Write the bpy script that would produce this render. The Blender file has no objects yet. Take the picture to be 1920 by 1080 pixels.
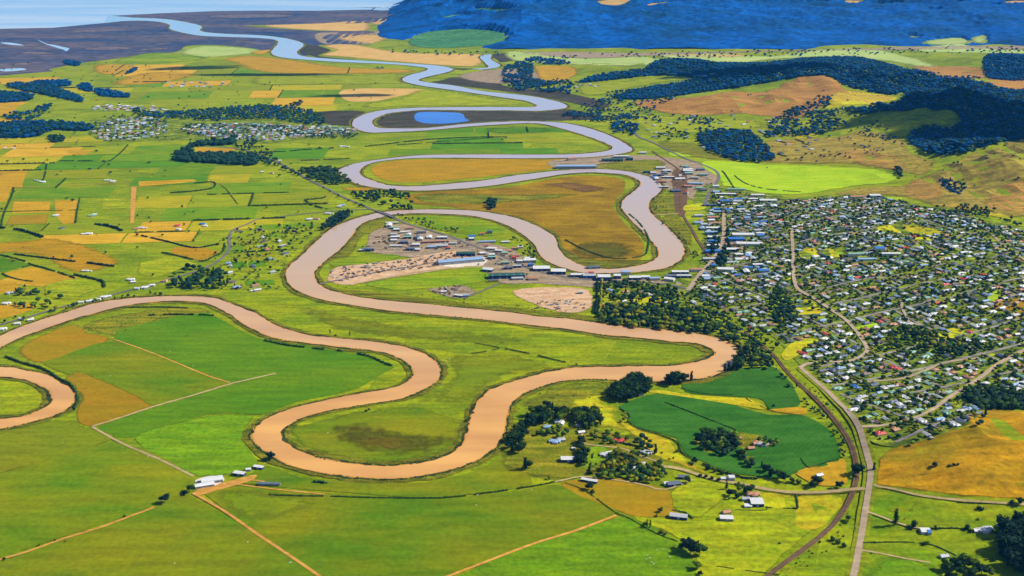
import bpy, math, random
import numpy as np
from mathutils import Vector, geometry
random.seed(7); RNG=np.random.default_rng(11)
scene=bpy.context.scene; COL=scene.collection
# ------------------------------------------------------------------ camera
F=2058.0; TH=math.radians(18.4); CAMH=870.0
cam=bpy.data.cameras.new('camera'); cam.sensor_width=36; cam.lens=F/1920*36; cam.clip_end=90000; cam.clip_start=5
co=bpy.data.objects.new('camera',cam); COL.objects.link(co); co.location=(0,0,CAMH); co.rotation_euler=(math.pi/2-TH,0,0); scene.camera=co
# ------------------------------------------------------------------ light
EL=math.radians(40); AZ=math.radians(80)   # azimuth clockwise from +Y
SUN=Vector((math.sin(AZ)*math.cos(EL),math.cos(AZ)*math.cos(EL),math.sin(EL)))
sl=bpy.data.lights.new('sun','SUN'); sl.energy=4.9; sl.angle=math.radians(.53); sl.color=(1,.94,.78)
so=bpy.data.objects.new('sun',sl); COL.objects.link(so); so.rotation_euler=SUN.to_track_quat('Z','Y').to_euler(); so.location=(3000,3000,4000)
w=bpy.data.worlds.new('World'); scene.world=w; w.use_nodes=True; nt=w.node_tree
bg=nt.nodes['Background']; sky=nt.nodes.new('ShaderNodeTexSky'); sky.sky_type='NISHITA'; sky.sun_disc=False
sky.sun_elevation=EL; sky.sun_rotation=AZ; sky.altitude=0; sky.air_density=1.0; sky.dust_density=.3; sky.ozone_density=2.5
bg.inputs['Strength'].default_value=.075; nt.links.new(sky.outputs[0],bg.inputs['Color'])
vs=scene.view_settings; vs.view_transform='Standard'; vs.look='None'; vs.exposure=.70; vs.gamma=1
scene.cycles.max_bounces=5; scene.cycles.diffuse_bounces=2; scene.cycles.glossy_bounces=2; scene.cycles.volume_bounces=0
# ------------------------------------------------------------------ noise + terrain
_T=RNG.random((256,256))
def vnoise(x,y):
    x=np.asarray(x,float); y=np.asarray(y,float)
    xi=np.floor(x).astype(int); yi=np.floor(y).astype(int); fx=x-xi; fy=y-yi
    fx=fx*fx*(3-2*fx); fy=fy*fy*(3-2*fy)
    a=_T[xi&255,yi&255]; b=_T[(xi+1)&255,yi&255]; c=_T[xi&255,(yi+1)&255]; d=_T[(xi+1)&255,(yi+1)&255]
    return (a*(1-fx)+b*fx)*(1-fy)+(c*(1-fx)+d*fx)*fy
def sstep(a,b,v):
    t=np.clip((v-a)/(b-a),0,1); return t*t*(3-2*t)
def rays(pts):
    p=np.asarray(pts,float).reshape(-1,2); x=(p[:,0]-960)/F; y=(540-p[:,1])/F
    c,s=math.cos(TH),math.sin(TH)
    return np.stack([x,c+y*s,-s+y*c],1)
def P0(px,py):
    d=rays([(px,py)])[0]; t=CAMH/-d[2]; return d[0]*t,d[1]*t
BUMPS=[]
for px,py,rx,ry,H in [(1930,850,330,200,42),(1790,905,120,60,12),(1760,845,110,50,10),(1850,520,500,400,38),(1700,430,320,300,18),
    (1900,335,420,420,85),(1830,235,520,380,110),(1640,160,620,380,75),(1450,150,520,380,48),(1490,200,420,260,34),
    (1250,130,500,330,42),(1340,200,380,240,26),(1660,232,280,240,28),(1130,140,260,300,20),(1880,125,420,450,60),(1650,300,350,200,22)]:
    x,y=P0(px,py); BUMPS.append((x,y,rx,ry,H))
def hgt(x,y):
    x=np.asarray(x,float); y=np.asarray(y,float); h=np.zeros(np.broadcast(x,y).shape)
    for bx,by,rx,ry,H in BUMPS: h=h+H*np.exp(-((x-bx)/rx)**2-((y-by)/ry)**2)
    h=h*(1+.7*(vnoise(x/170,y/170)-.5)+.38*(.5-np.abs(vnoise(x/95+9,y/95)-.5)*2))
    h=np.where(h<3,0,h-3)
    base=7950+(vnoise(x/900,0*y)-.5)*520+(vnoise(x/260,0*y+3)-.5)*260
    side=sstep(0,1,(x+1450+120*(vnoise(y/500,0*x)-.5))/2100)*.9+.1*sstep(0,1,(x+1300)/500)
    f=sstep(0,1,(y-base)/5200)*side*(400+260*(vnoise(x/1500+3,y/1300)-.5)+150*(vnoise(x/420,y/420)-.5)+230*(.5-np.abs(vnoise(x/650+.3*y/650,y/1500)-.5)*2))
    f=f+sstep(0,1,(y-base)/500)*side*14
    return h+f
def PW(pts):
    d=rays(pts); n=len(d); t0=CAMH/-d[:,2]; lo=np.zeros(n); hi=t0.copy(); found=np.zeros(n,bool); prev=t0*.5
    for k in np.linspace(.5,1,131)[1:]:
        t=t0*k; z=CAMH+d[:,2]*t; hit=(z<=hgt(d[:,0]*t,d[:,1]*t)+1e-6)&~found
        lo[hit]=prev[hit]; hi[hit]=t[hit]; found|=hit; prev=t
        if found.all(): break
    for _ in range(14):
        m=(lo+hi)/2; below=CAMH+d[:,2]*m<=hgt(d[:,0]*m,d[:,1]*m); hi=np.where(below,m,hi); lo=np.where(below,lo,m)
    x=d[:,0]*hi; y=d[:,1]*hi; return np.stack([x,y,hgt(x,y)],1)
# ------------------------------------------------------------------ materials
def lin(c,K=1.0):
    o=[]
    for v in c:
        v=v/255; v=v/12.92 if v<=.04045 else ((v+.055)/1.055)**2.4; o.append(v/K)
    return o
KG=1.62
MATS={}
def node(nt,t,**kw):
    n=nt.nodes.new(t)
    for k,v in kw.items(): setattr(n,k,v)
    return n
SOFT={}
def gmat(name,c1,c2=None,s1=.012,s2=.11,amp=.22,rough=.95,K=None,stripes=None,thr=(.36,.64),pad=None):
    """ground-cover material: two tints mixed by large noise, value varied by fine noise"""
    if name in MATS: return MATS[name]
    amp=amp*1.5+.03; K=K or KG; c1=lin(c1,K); c2=lin(c2,K) if c2 else [v*.8 for v in c1]
    m=bpy.data.materials.new(name); m.use_nodes=True; nt=m.node_tree; b=nt.nodes['Principled BSDF']
    b.inputs['Roughness'].default_value=rough; b.inputs['Specular IOR Level'].default_value=.05
    tc=node(nt,'ShaderNodeTexCoord'); n1=node(nt,'ShaderNodeTexNoise'); n1.inputs['Scale'].default_value=s1; n1.inputs['Detail'].default_value=7; n1.inputs['Roughness'].default_value=.62
    n1.inputs['Distortion'].default_value=.4
    mp=node(nt,'ShaderNodeMapping'); mp.inputs['Scale'].default_value=(.7,1.3,1); mp.inputs['Rotation'].default_value=(0,0,.35)
    nt.links.new(tc.outputs['Object'],mp.inputs[0]); nt.links.new(mp.outputs[0],n1.inputs['Vector'])
    r=node(nt,'ShaderNodeMapRange'); r.inputs[1].default_value=thr[0]; r.inputs[2].default_value=thr[1]; nt.links.new(n1.outputs[0],r.inputs[0])
    mx=node(nt,'ShaderNodeMix',data_type='RGBA'); nt.links.new(r.outputs[0],mx.inputs[0]); mx.inputs[6].default_value=(*c1,1); mx.inputs[7].default_value=(*c2,1)
    n2=node(nt,'ShaderNodeTexNoise'); n2.inputs['Scale'].default_value=s2; n2.inputs['Detail'].default_value=6; n2.inputs['Roughness'].default_value=.7
    nt.links.new(tc.outputs['Object'],n2.inputs['Vector'])
    r2=node(nt,'ShaderNodeMapRange'); r2.inputs[1].default_value=.3; r2.inputs[2].default_value=.7; r2.inputs[3].default_value=1-amp; r2.inputs[4].default_value=1+amp; r2.clamp=False
    nt.links.new(n2.outputs[0],r2.inputs[0]); val=r2.outputs[0]
    if stripes:
        mp2=node(nt,'ShaderNodeMapping'); mp2.inputs['Rotation'].default_value=(0,0,stripes[0]); nt.links.new(tc.outputs['Object'],mp2.inputs[0])
        wv=node(nt,'ShaderNodeTexWave'); wv.inputs['Scale'].default_value=stripes[1]; wv.inputs['Distortion'].default_value=1.5; wv.inputs['Detail'].default_value=1; wv.inputs['Detail Scale'].default_value=.5
        nt.links.new(mp2.outputs[0],wv.inputs[0]); r3=node(nt,'ShaderNodeMapRange'); r3.inputs[3].default_value=1-stripes[2]; r3.inputs[4].default_value=1+stripes[2]; nt.links.new(wv.outputs[1],r3.inputs[0])
        mu=node(nt,'ShaderNodeMath',operation='MULTIPLY'); nt.links.new(val,mu.inputs[0]); nt.links.new(r3.outputs[0],mu.inputs[1]); val=mu.outputs[0]
    n5=node(nt,'ShaderNodeTexNoise'); n5.inputs['Scale'].default_value=.03; n5.inputs['Detail'].default_value=5; mp5=node(nt,'ShaderNodeMapping'); mp5.inputs['Scale'].default_value=(.35,2.2,1); mp5.inputs['Rotation'].default_value=(0,0,-.38)
    nt.links.new(tc.outputs['Object'],mp5.inputs[0]); nt.links.new(mp5.outputs[0],n5.inputs['Vector'])
    r7=node(nt,'ShaderNodeMapRange'); r7.inputs[1].default_value=.3; r7.inputs[2].default_value=.7; r7.inputs[3].default_value=1-amp*.8; r7.inputs[4].default_value=1+amp*.8; nt.links.new(n5.outputs[0],r7.inputs[0])
    mu7=node(nt,'ShaderNodeMath',operation='MULTIPLY'); nt.links.new(val,mu7.inputs[0]); nt.links.new(r7.outputs[0],mu7.inputs[1]); val=mu7.outputs[0]
    if pad:   # paddocks: slightly different sward in each fenced cell, thin worn fence lines
        L,Wd,rot,am=pad; mp8=node(nt,'ShaderNodeMapping'); mp8.inputs['Rotation'].default_value=(0,0,rot); nt.links.new(tc.outputs['Object'],mp8.inputs[0])
        nd=node(nt,'ShaderNodeTexNoise'); nd.inputs['Scale'].default_value=.0016; nd.inputs['Detail'].default_value=1; nt.links.new(tc.outputs['Object'],nd.inputs['Vector'])
        vm=node(nt,'ShaderNodeVectorMath',operation='MULTIPLY_ADD'); vm.inputs[1].default_value=(260,260,0); nt.links.new(nd.outputs[1],vm.inputs[0]); nt.links.new(mp8.outputs[0],vm.inputs[2])
        bk=node(nt,'ShaderNodeTexBrick'); bk.inputs['Scale'].default_value=1; bk.inputs['Brick Width'].default_value=L; bk.inputs['Row Height'].default_value=Wd; bk.inputs['Mortar Size'].default_value=1.3; bk.inputs['Mortar Smooth'].default_value=.5
        bk.inputs['Color1'].default_value=(0,0,0,1); bk.inputs['Color2'].default_value=(1,1,1,1); bk.inputs['Mortar'].default_value=(1.0,1.0,1.0,1); bk.offset=.37; bk.squash=1.6; bk.squash_frequency=3
        nt.links.new(vm.outputs[0],bk.inputs['Vector']); r8=node(nt,'ShaderNodeMapRange'); r8.inputs[3].default_value=1-am; r8.inputs[4].default_value=1+am; nt.links.new(bk.outputs['Color'],r8.inputs[0])
        m8=node(nt,'ShaderNodeMath',operation='MULTIPLY'); nt.links.new(val,m8.inputs[0]); nt.links.new(r8.outputs[0],m8.inputs[1]); val=m8.outputs[0]
        r9=node(nt,'ShaderNodeMath',operation='MULTIPLY_ADD'); r9.inputs[1].default_value=.55; nt.links.new(bk.outputs['Color'],r9.inputs[0]); r9.inputs[2].default_value=-.27
        a9=node(nt,'ShaderNodeMath',operation='ADD',use_clamp=True); nt.links.new(r.outputs[0],a9.inputs[0]); nt.links.new(r9.outputs[0],a9.inputs[1]); nt.links.new(a9.outputs[0],mx.inputs[0])
    oi=node(nt,'ShaderNodeObjectInfo'); r4=node(nt,'ShaderNodeMapRange'); r4.inputs[3].default_value=.93; r4.inputs[4].default_value=1.07; nt.links.new(oi.outputs['Random'],r4.inputs[0])
    mu2=node(nt,'ShaderNodeMath',operation='MULTIPLY'); nt.links.new(val,mu2.inputs[0]); nt.links.new(r4.outputs[0],mu2.inputs[1])
    hv=node(nt,'ShaderNodeHueSaturation'); nt.links.new(mu2.outputs[0],hv.inputs['Value']); nt.links.new(mx.outputs[2],hv.inputs['Color'])
    nt.links.new(hv.outputs[0],b.inputs['Base Color']); MATS[name]=m; return m
def softmat(m):
    if m.name in SOFT: return SOFT[m.name]
    q=m.copy(); q.name=m.name+'_blend'; nt=q.node_tree; b=nt.nodes['Principled BSDF']; at=node(nt,'ShaderNodeAttribute'); at.attribute_name='edge'
    tc=node(nt,'ShaderNodeTexCoord'); n=node(nt,'ShaderNodeTexNoise'); n.inputs['Scale'].default_value=.045; n.inputs['Detail'].default_value=6; nt.links.new(tc.outputs['Object'],n.inputs['Vector'])
    ad=node(nt,'ShaderNodeMath',operation='ADD'); nt.links.new(at.outputs['Fac'],ad.inputs[0]); nt.links.new(n.outputs[0],ad.inputs[1])
    r=node(nt,'ShaderNodeMapRange'); r.inputs[1].default_value=.7; r.inputs[2].default_value=1.15; nt.links.new(ad.outputs[0],r.inputs[0]); nt.links.new(r.outputs[0],b.inputs['Alpha']); SOFT[m.name]=q; return q
def pmat(name,c,rough=.7,var=.12,K=None,scale=.6,spec=.3,island=0):
    """plain procedural material with slight mottling; island>0 varies value per mesh island"""
    if name in MATS: return MATS[name]
    c=lin(c,K or KG); m=bpy.data.materials.new(name); m.use_nodes=True; nt=m.node_tree; b=nt.nodes['Principled BSDF']
    b.inputs['Roughness'].default_value=rough; b.inputs['Specular IOR Level'].default_value=spec
    tc=node(nt,'ShaderNodeTexCoord'); n=node(nt,'ShaderNodeTexNoise'); n.inputs['Scale'].default_value=scale; n.inputs['Detail'].default_value=4
    nt.links.new(tc.outputs['Object'],n.inputs['Vector'])
    r=node(nt,'ShaderNodeMapRange'); r.inputs[1].default_value=.3; r.inputs[2].default_value=.7; r.inputs[3].default_value=1-var; r.inputs[4].default_value=1+var; nt.links.new(n.outputs[0],r.inputs[0]); val=r.outputs[0]
    oi=node(nt,'ShaderNodeObjectInfo'); 
    hv=node(nt,'ShaderNodeHueSaturation'); hv.inputs['Color'].default_value=(*c,1)
    if island:
        g=node(nt,'ShaderNodeNewGeometry'); r2=node(nt,'ShaderNodeMapRange'); r2.inputs[3].default_value=1-island; r2.inputs[4].default_value=1+island; nt.links.new(g.outputs['Random Per Island'],r2.inputs[0])
        mu=node(nt,'ShaderNodeMath',operation='MULTIPLY'); nt.links.new(val,mu.inputs[0]); nt.links.new(r2.outputs[0],mu.inputs[1]); val=mu.outputs[0]
        r5=node(nt,'ShaderNodeMapRange'); r5.inputs[3].default_value=.5-.05*island; r5.inputs[4].default_value=.5+.03*island; 
        wn=node(nt,'ShaderNodeTexWhiteNoise',noise_dimensions='1D'); nt.links.new(g.outputs['Random Per Island'],wn.inputs['W']); nt.links.new(wn.outputs[0],r5.inputs[0]); nt.links.new(r5.outputs[0],hv.inputs['Hue'])
    r6=node(nt,'ShaderNodeMapRange'); r6.inputs[3].default_value=1-.5*var-.25*island; r6.inputs[4].default_value=1+.5*var+.25*island; nt.links.new(oi.outputs['Random'],r6.inputs[0])
    mu=node(nt,'ShaderNodeMath',operation='MULTIPLY'); nt.links.new(val,mu.inputs[0]); nt.links.new(r6.outputs[0],mu.inputs[1])
    nt.links.new(mu.outputs[0],hv.inputs['Value']); nt.links.new(hv.outputs[0],b.inputs['Base Color']); MATS[name]=m; return m
def wmat(name,c1,c2,rough,scale=.01,bump=.15,spec=.5,sky_tint=None):
    m=bpy.data.materials.new(name); m.use_nodes=True; nt=m.node_tree; b=nt.nodes['Principled BSDF']
    b.inputs['Roughness'].default_value=rough; b.inputs['IOR'].default_value=1.33; b.inputs['Specular IOR Level'].default_value=spec
    tc=node(nt,'ShaderNodeTexCoord'); n=node(nt,'ShaderNodeTexNoise'); n.inputs['Scale'].default_value=scale; n.inputs['Detail'].default_value=6
    mp=node(nt,'ShaderNodeMapping'); mp.inputs['Scale'].default_value=(.35,1.4,1); nt.links.new(tc.outputs['Object'],mp.inputs[0]); nt.links.new(mp.outputs[0],n.inputs['Vector'])
    r=node(nt,'ShaderNodeMapRange'); r.inputs[1].default_value=.35; r.inputs[2].default_value=.65; nt.links.new(n.outputs[0],r.inputs[0])
    mx=node(nt,'ShaderNodeMix',data_type='RGBA'); mx.inputs[6].default_value=(*lin(c1,KG),1); mx.inputs[7].default_value=(*lin(c2,KG),1); nt.links.new(r.outputs[0],mx.inputs[0]); nt.links.new(mx.outputs[2],b.inputs['Base Color'])
    if sky_tint:
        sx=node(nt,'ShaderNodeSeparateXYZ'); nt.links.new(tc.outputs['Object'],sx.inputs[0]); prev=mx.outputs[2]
        for y0,y1,c in sky_tint:
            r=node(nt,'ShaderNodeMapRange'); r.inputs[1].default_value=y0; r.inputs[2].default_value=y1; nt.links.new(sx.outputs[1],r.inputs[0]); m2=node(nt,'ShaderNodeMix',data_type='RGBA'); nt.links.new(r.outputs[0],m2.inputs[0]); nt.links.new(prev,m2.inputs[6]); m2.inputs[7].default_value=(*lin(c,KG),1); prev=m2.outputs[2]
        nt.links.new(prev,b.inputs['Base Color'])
    n2=node(nt,'ShaderNodeTexNoise'); n2.inputs['Scale'].default_value=.25; n2.inputs['Detail'].default_value=5; nt.links.new(tc.outputs['Object'],n2.inputs['Vector'])
    bp=node(nt,'ShaderNodeBump'); bp.inputs['Strength'].default_value=bump; bp.inputs['Distance'].default_value=.5; nt.links.new(n2.outputs[0],bp.inputs['Height']); nt.links.new(bp.outputs[0],b.inputs['Normal'])
    MATS[name]=m; return m
# ------------------------------------------------------------------ mesh + object helpers
def link(name,me,mats=(),parent=None,**props):
    o=bpy.data.objects.new(name,me); COL.objects.link(o)
    for m in mats:
        if me and m.name not in [q.name for q in me.materials if q]: me.materials.append(m)
    if parent: o.parent=parent
    for k,v in props.items(): o[k]=v
    return o
def rawmesh(name,V,FL,mi=None,smooth=False):
    me=bpy.data.meshes.new(name); me.from_pydata([tuple(v) for v in V],[],[tuple(f) for f in FL])
    if mi is not None: me.polygons.foreach_set('material_index',mi)
    if smooth: me.polygons.foreach_set('use_smooth',[True]*len(me.polygons))
    me.update(); return me
def trimesh(name,V,T,mi=None,smooth=False):
    V=np.asarray(V,np.float32); T=np.asarray(T,np.int32); me=bpy.data.meshes.new(name)
    me.vertices.add(len(V)); me.vertices.foreach_set('co',V.ravel())
    me.loops.add(T.size); me.loops.foreach_set('vertex_index',T.ravel())
    me.polygons.add(len(T)); me.polygons.foreach_set('loop_start',np.arange(0,T.size,3,dtype=np.int32))
    if mi is not None: me.polygons.foreach_set('material_index',np.asarray(mi,np.int32))
    me.polygons.foreach_set('use_smooth',np.full(len(T),smooth))
    me.update(calc_edges=True); me.validate(); return me
def cr(pts,n=4,closed=False):
    p=np.asarray(pts,float); N=len(p); out=[]
    rng=range(N) if closed else range(N-1)
    for i in rng:
        if closed: a,b,c,d=p[(i-1)%N],p[i],p[(i+1)%N],p[(i+2)%N]
        else: a,b,c,d=p[max(i-1,0)],p[i],p[i+1],p[min(i+2,N-1)]
        for k in range(n):
            t=k/n; out.append(.5*((2*b)+(-a+c)*t+(2*a-5*b+4*c-d)*t*t+(-a+3*b-3*c+d)*t**3))
    if not closed: out.append(p[-1])
    return np.array(out)
def inpoly(x,y,poly):
    x=np.asarray(x); y=np.asarray(y); r=np.zeros(x.shape,bool); n=len(poly); j=n-1
    for i in range(n):
        xi,yi=poly[i][0],poly[i][1]; xj,yj=poly[j][0],poly[j][1]
        c=((yi>y)!=(yj>y)); r^=c&(x<(xj-xi)*(y-yi)/((yj-yi) if yj!=yi else 1e-9)+xi); j=i
    return r
def topx(x,y,z=0):
    c,s=math.cos(TH),math.sin(TH); dz=np.asarray(z)-CAMH; f=y*c-dz*s; u=y*s+dz*c
    return 960+F*x/f, 540-F*u/f
def S(s):
    """parse 'x,y x,y ...' in photo pixels"""
    return [tuple(float(q) for q in t.split(',')) for t in s.split()]
def zoff(h,level): return .06*level+np.minimum(1,h/2)*.12*level
def sheet(name,s,mat,level=1,smooth=True,world=None,kind='structure',wob=0,soft=0):
    pts=world if world is not None else PW(cr(S(s),3,True) if smooth else S(s))
    pts=np.asarray(pts)[:,:2]
    if world is None and not smooth:
        q=[]
        for i in range(len(pts)):
            a=pts[i]; b=pts[(i+1)%len(pts)]; n=max(1,int(np.linalg.norm(b-a)/60))
            for k in range(n): q.append(a+(b-a)*k/n)
        pts=np.array(q)
    if wob: pts=pts+wob*np.stack([vnoise(pts[:,0]/25,pts[:,1]/25)-.5,vnoise(pts[:,0]/25+50,pts[:,1]/25)-.5],1)*2
    x0,y0=pts.min(0); x1,y1=pts.max(0); gs=soft/2 if soft else (40 if y1<7800 else 70)
    gx,gy=np.meshgrid(np.arange(x0,x1,gs),np.arange(y0,y1,gs)); gx=gx.ravel(); gy=gy.ravel()
    bumpy=hgt(pts[:,0],pts[:,1]).max()>.01
    if len(gx): 
        ins=inpoly(gx,gy,pts); gx=gx[ins]; gy=gy[ins]
        if len(gx) and hgt(gx,gy).max()>.01: bumpy=True
    vs_=[Vector((float(a),float(b))) for a,b in pts]
    n=len(vs_); faces=[list(range(n))]
    if bumpy or soft: vs_+= [Vector((float(a),float(b))) for a,b in zip(gx,gy)]
    r=geometry.delaunay_2d_cdt(vs_,[],faces,1,.01)
    V=np.array([(v.x,v.y) for v in r[0]]); z=hgt(V[:,0],V[:,1]); z=z+zoff(z,level)
    me=rawmesh(name,np.column_stack([V,z]),r[2])
    if len(me.polygons) and me.polygons[0].normal.z<0: me.flip_normals()
    if soft:
        d=np.full(len(V),1e9)
        for i in range(len(pts)):
            a=pts[i]; ab=pts[(i+1)%len(pts)]-a; t=np.clip(((V-a)@ab)/(ab@ab+1e-9),0,1); d=np.minimum(d,np.hypot(*(V-a-t[:,None]*ab).T))
        at=me.attributes.new('edge','FLOAT','POINT'); at.data.foreach_set('value',np.clip(d/soft,0,1).astype(np.float32)); mat=softmat(mat)
    o=link(name,me,[mat]); o['kind']=kind
    return o
ROADS=[]
def ribbon(name,s,mat,width,level=6,world=None,kind='structure',avoid=True,label=None):
    p=PW(cr(S(s),6)) if world is None else np.asarray(world)
    p=p[:,:2]; q=[p[0]]
    for i in range(1,len(p)):
        dd=np.linalg.norm(p[i]-q[-1])
        if dd>12:
            n=max(1,int(dd/30)); a=q[-1]
            for k in range(1,n+1): q.append(a+(p[i]-a)*k/n)
    q=np.array(q); 
    if len(q)<2: return None
    t=np.gradient(q,axis=0); t/=np.linalg.norm(t,axis=1)[:,None]+1e-9; nrm=np.stack([-t[:,1],t[:,0]],1)
    ws=np.full(len(q),width)*(1+.12*(vnoise(q[:,0]/20,q[:,1]/20)-.5))
    L=q+nrm*ws[:,None]/2; R=q-nrm*ws[:,None]/2
    zL=hgt(L[:,0],L[:,1]); zR=hgt(R[:,0],R[:,1]); zL=zL+zoff(zL,level); zR=zR+zoff(zR,level)
    V=[];FL=[]
    for i in range(len(q)):
        V+=[(L[i,0],L[i,1],zL[i]),(R[i,0],R[i,1],zR[i])]
        if i: FL.append((2*i-2,2*i-1,2*i+1,2*i))
    me=rawmesh(name,V,FL)
    if me.polygons[0].normal.z<0: me.flip_normals()
    o=link(name,me,[mat]); o['kind']=kind
    if avoid: ROADS.append((q,width))
    return o
# ------------------------------------------------------------------ ground cover materials (tints as seen in sun)
G={}
def g(k,*a,**kw): G[k]=gmat('ground_'+k,*a,**kw)
g('plain',(122,146,0),(156,164,2),pad=(210,130,.25,.10)); g('deep',(74,130,0),(112,144,0),amp=.13,s1=.006,thr=(.3,.7)); g('deep2',(92,132,0),(144,144,0),amp=.13,s1=.006,thr=(.35,.65))
g('mid',(112,152,0),(152,162,2),pad=(170,110,.25,.08)); g('olive',(140,144,6),(118,138,2),amp=.14,s1=.007,pad=(260,170,-.5,.05)); g('yellow',(174,176,6),(138,158,4),s1=.02,amp=.25); g('lime',(166,206,2),(190,214,24),amp=.1)
g('ylime',(190,196,14),(205,180,20)); g('tan',(212,164,26),(190,148,18),amp=.14); g('pale',(228,186,112),(214,168,86),amp=.12); g('brown',(178,134,8),(158,138,6),amp=.1,s1=.008)
g('gold',(198,148,6),(176,142,4),amp=.16); g('dgold',(172,136,0),(142,112,4),amp=.22,s1=.009,thr=(.4,.6)); g('dark',(108,92,8),(88,96,6),amp=.25)
g('crop',(50,106,22),(68,122,32),amp=.1,s1=.02,stripes=(.6,.04,.05)); g('mud',(116,104,112),(58,78,116),amp=.3,s1=.0016,s2=.012); g('marsh',(88,78,62),(64,66,46),amp=.35)
g('paleg',(196,206,120),(170,196,104),amp=.12,s1=.005,s2=.05); g('hill',(200,146,68),(176,128,60),amp=.2,s1=.006); g('hillo',(172,152,54),(150,130,50),amp=.28,s1=.008,s2=.05)
g('orange',(208,150,4),(144,128,4),amp=.24,s1=.007); g('town',(70,100,26),(156,168,34),amp=.4,s1=.03,s2=.08); g('bank',(84,98,14),(134,124,24),amp=.4,s1=.05,s2=.2); g('bankd',(66,74,34),(40,56,26),amp=.35,s1=.05)
g('silt',(226,160,76),(200,140,70),amp=.15); g('gravel',(182,156,126),(150,134,112),amp=.22,s1=.05); g('sand',(224,190,160),(206,160,116),amp=.15,s1=.05); g('white',(240,228,214),(225,205,190),amp=.08)
g('track',(228,172,84),(206,146,60),amp=.12,s1=.08); g('gtrack',(206,180,130),(180,160,110),amp=.1,s1=.08); g('road',(204,178,150),(180,160,138),amp=.08,s1=.05); g('asphalt',(130,124,124),(116,112,112),amp=.1,s1=.05)
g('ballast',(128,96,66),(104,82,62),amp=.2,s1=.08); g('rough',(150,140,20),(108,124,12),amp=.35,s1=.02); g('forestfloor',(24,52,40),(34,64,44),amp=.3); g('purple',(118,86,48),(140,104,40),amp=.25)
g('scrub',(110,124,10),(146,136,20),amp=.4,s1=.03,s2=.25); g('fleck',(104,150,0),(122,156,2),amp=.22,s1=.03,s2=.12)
g('hazefloor',(14,66,110),(20,60,90),amp=.3)  # floor of distant woods, aerial haze blue painted in
# base ground : one sheet, fine where there is relief
xs=np.concatenate([np.arange(-30000,-2500,1500),np.arange(-2500,8000,45),np.arange(8000,30001,1100)])
ys=[-2500.,-500.,500.]
while ys[-1]<16000: ys.append(ys[-1]+min(90,max(28,ys[-1]*.0075)))
ys+=list(range(int(ys[-1])+600,46000,1500)); ys=np.array(ys)
X,Y=np.meshgrid(xs,ys); Z=hgt(X,Y)*(1-sstep(15500,19000,Y)); nx,ny=len(xs),len(ys)
idx=np.arange(nx*ny).reshape(ny,nx); a=idx[:-1,:-1].ravel(); b=idx[:-1,1:].ravel(); c=idx[1:,1:].ravel(); d=idx[1:,:-1].ravel()
me=trimesh('ground',np.column_stack([X.ravel(),Y.ravel(),Z.ravel()-.7]),np.concatenate([np.stack([a,b,c],1),np.stack([a,c,d],1)]),smooth=True)
o=link('ground',me,[G['plain']]); o['kind']='structure'
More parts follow.
